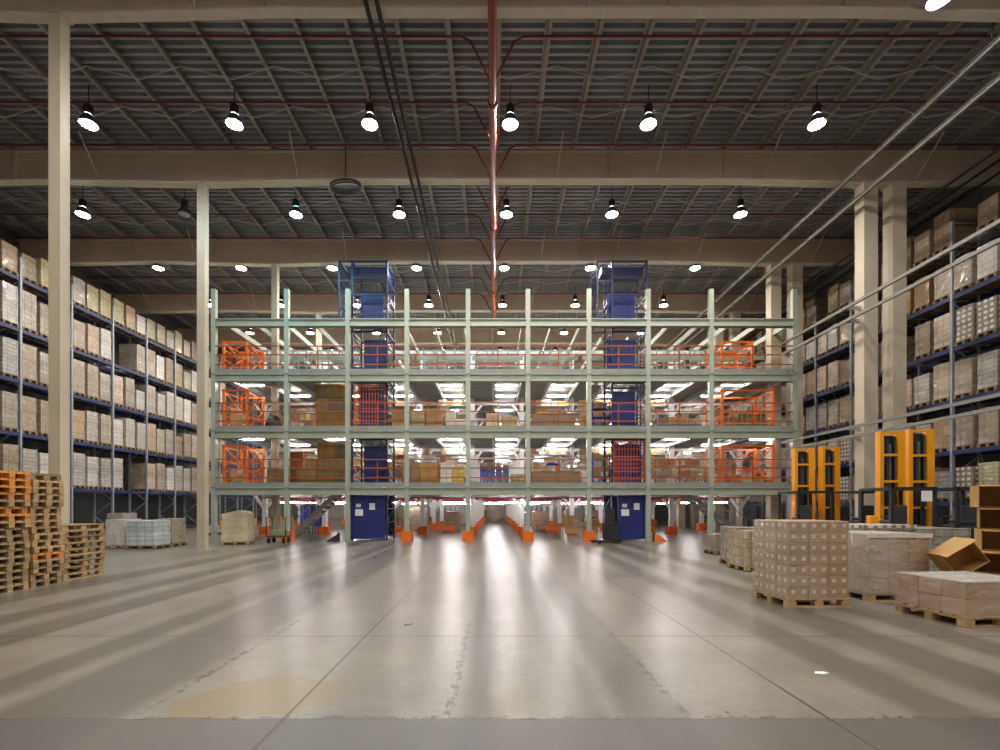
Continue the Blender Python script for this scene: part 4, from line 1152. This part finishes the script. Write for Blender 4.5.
# ------------------------------------------------------------------ reach trucks with yellow masts
def reach_truck(x, y, rz, label, body_side, mast_h):
    t = thing('reach_truck', label, 'reach truck', (x, y, 0), rz)
    w = .56
    # mast: two uprights, cross ties, lift cylinder and chains
    MB().box(-w/2-.05,-.10,.12,-w/2+.05,.10,mast_h).build('mast_upright', M['yellow'], t)
    MB().box(w/2-.13,-.10,.12,w/2+.06,.10,mast_h).build('mast_upright', M['yellow'], t)
    for xi in (-w/2+.10, w/2-.18): MB().box(xi-.025,-.05,.25,xi+.025,.06,mast_h-.15).build('inner_mast', M['black'], t)
    for k, z in enumerate((.30, 1.55, 2.30, 3.05, mast_h-.05)):
        MB().box(-w/2+.05,-.095,z-.035,w/2-.13,-.065,z+.035).build('cross_tie', M['yellow'], t)
    MB().box(-w/2+.05,.062,.3,w/2-.13,.07,mast_h-.1).build('mast_guard_mesh', M['black'], t)
    MB().box(-w/2-.06,-.12,.10,w/2+.07,.12,.24).build('mast_foot', M['yellow'], t)
    MB().tube([(0,.0,.3),(0,.0,mast_h-.35)], .045, 10).build('lift_cylinder', M['black'], t)
    for sx in (-.10,.10): MB().box(sx-.018,-.06,.3,sx+.018,-.045,mast_h-.25).build('lift_chain', M['darkgrey'], t)
    MB().box(-w/2+.05,.105,.3,w/2-.05,.15,.75).build('fork_carriage', M['black'], t)
    for sx in (-.2,.2): MB().box(sx-.05,.15,.10,sx+.05,1.15,.14).box(sx-.05,.151,.10,sx+.05,.19,.75).build('fork', M['black'], t)
    # chassis towards the driver
    bs = body_side
    b = MB().poly([(-.55,-.22,.1),(-.55,-1.45,.1),(-.55,-1.45,1.0),(-.55,-.95,1.12),(-.55,-.22,.8)], (1.1,0,0)).build('chassis', M['black'], t, (bs*.42,0,0), bevel=.03)
    for sx in (-1,1): MB().box(sx*.34-.06,-.30,.06,sx*.34+.06,.85,.28).build('support_leg', M['black'], t, (bs*.1,0,0))
    for sx in (-.34,.34): MB().tube([(sx-.045+bs*.1,.75,.11),(sx+.045+bs*.1,.75,.11)], .10, 14).build('wheel', M['rubber'], t)
    MB().tube([(bs*.42-.09,-1.1,.16),(bs*.42+.09,-1.1,.16)], .16, 14).build('drive_wheel', M['rubber'], t)
    # seat, steering wheel
    MB().box(bs*.5-.22,-.95,1.125,bs*.5+.22,-.6,1.22).box(bs*.5-.22,-1.02,1.125,bs*.5+.22,-.94,1.62).build('driver_seat', M['darkgrey'], t, bevel=.03)
    MB().tube([(bs*.35+.16*math.cos(q*PI/8),-.42+.16*math.sin(q*PI/8),1.30) for q in range(17)], .016, 6).build('steering_wheel', M['black'], t)
    MB().bar((bs*.35,-.42,.9),(bs*.35,-.42,1.30),.05).build('steering_column', M['black'], t)
    # overhead guard
    for px in (-.52,.52):
        for py in (-1.38,-.26): MB().box(px-.035,py-.035,.6,px+.035,py+.035,2.02).build('guard_post', M['black'], t, (bs*.42,0,0))
    mb = MB().box(-.56,-1.42,2.02,.56,-1.34,2.09).box(-.56,-.30,2.02,.56,-.22,2.09).box(-.56,-1.42,2.02,-.48,-.22,2.09).box(.48,-1.42,2.02,.56,-.22,2.09)
    for q in range(1,6): mb.box(-.56+q*.187-.02,-1.4,2.03,-.56+q*.187+.02,-.25,2.07)
    mb.build('overhead_guard', M['black'], t, (bs*.42,0,0))
    return t
ta = reach_truck(PX(887,13.6), 13.5, -.08, 'reach truck with yellow mast before the double columns, white card on its guard', -1, 3.72)
tb = reach_truck(PX(919,13.6), 13.6, -.10, 'reach truck with the widest yellow mast, nearest the right rack', 1, 3.80)
reach_truck(PX(803,16.6), 16.6, -.06, 'reach truck with yellow mast, farthest left beside the mezzanine end', -1, 3.62)
reach_truck(PX(829,16.4), 16.4, .12, 'reach truck with yellow mast, second from the mezzanine end', 1, 3.66)
MB().box(-.16,-1.435,1.72,.10,-1.425,1.99).build('white_card', M['paper'], ta, (-.1,0,0))
x, y = PX(869, 12.0), 11.9
t = thing('yellow_post', 'short yellow post standing before the reach trucks', 'post', (x, y, 0))
MB().box(-.10,-.08,0,.10,.08,1.36).build('post_body', M['yellow'], t, bevel=.02)
MB().box(-.14,-.12,0,.14,.12,.02).build('foot_plate', M['darkgrey'], t)
# scrap of white paper on the floor
o = MB().poly([(-.07,-.02,0),(.0,-.035,.0),(.075,-.01,0),(.05,.03,0),(-.03,.035,0)], (0,0,.004)).build('paper_scrap', M['paper'], None, (PX(822,4.5), 4.52, .001))
tag(o, 'small white paper scrap on the bare concrete floor', 'paper scrap')

# ------------------------------------------------------------------ camera, world, view
w = bpy.data.worlds.new('world'); SC.world = w; w.use_nodes = True
w.node_tree.nodes['Background'].inputs[0].default_value = (.5,.5,.5,1); w.node_tree.nodes['Background'].inputs[1].default_value = .05
cd = bpy.data.cameras.new('camera'); cam = bpy.data.objects.new('camera', cd); COL.objects.link(cam)
cam.location = (0,0,1.6); cam.rotation_euler = (PI/2,0,0)
cd.sensor_width = 36; cd.lens = 36*472/1000; cd.shift_x = .006; cd.shift_y = .131; cd.clip_end = 200
SC.camera = cam
SC.view_settings.view_transform = 'Standard'; SC.view_settings.look = 'None'; SC.view_settings.gamma = 1
SC.view_settings.use_curve_mapping = False
SC.view_settings.exposure = 0.5
SC.cycles.use_denoising = True
SC.cycles.max_bounces = 8; SC.cycles.diffuse_bounces = 5; SC.cycles.glossy_bounces = 4; SC.cycles.transparent_max_bounces = 12
SC.cycles.sample_clamp_indirect = 8
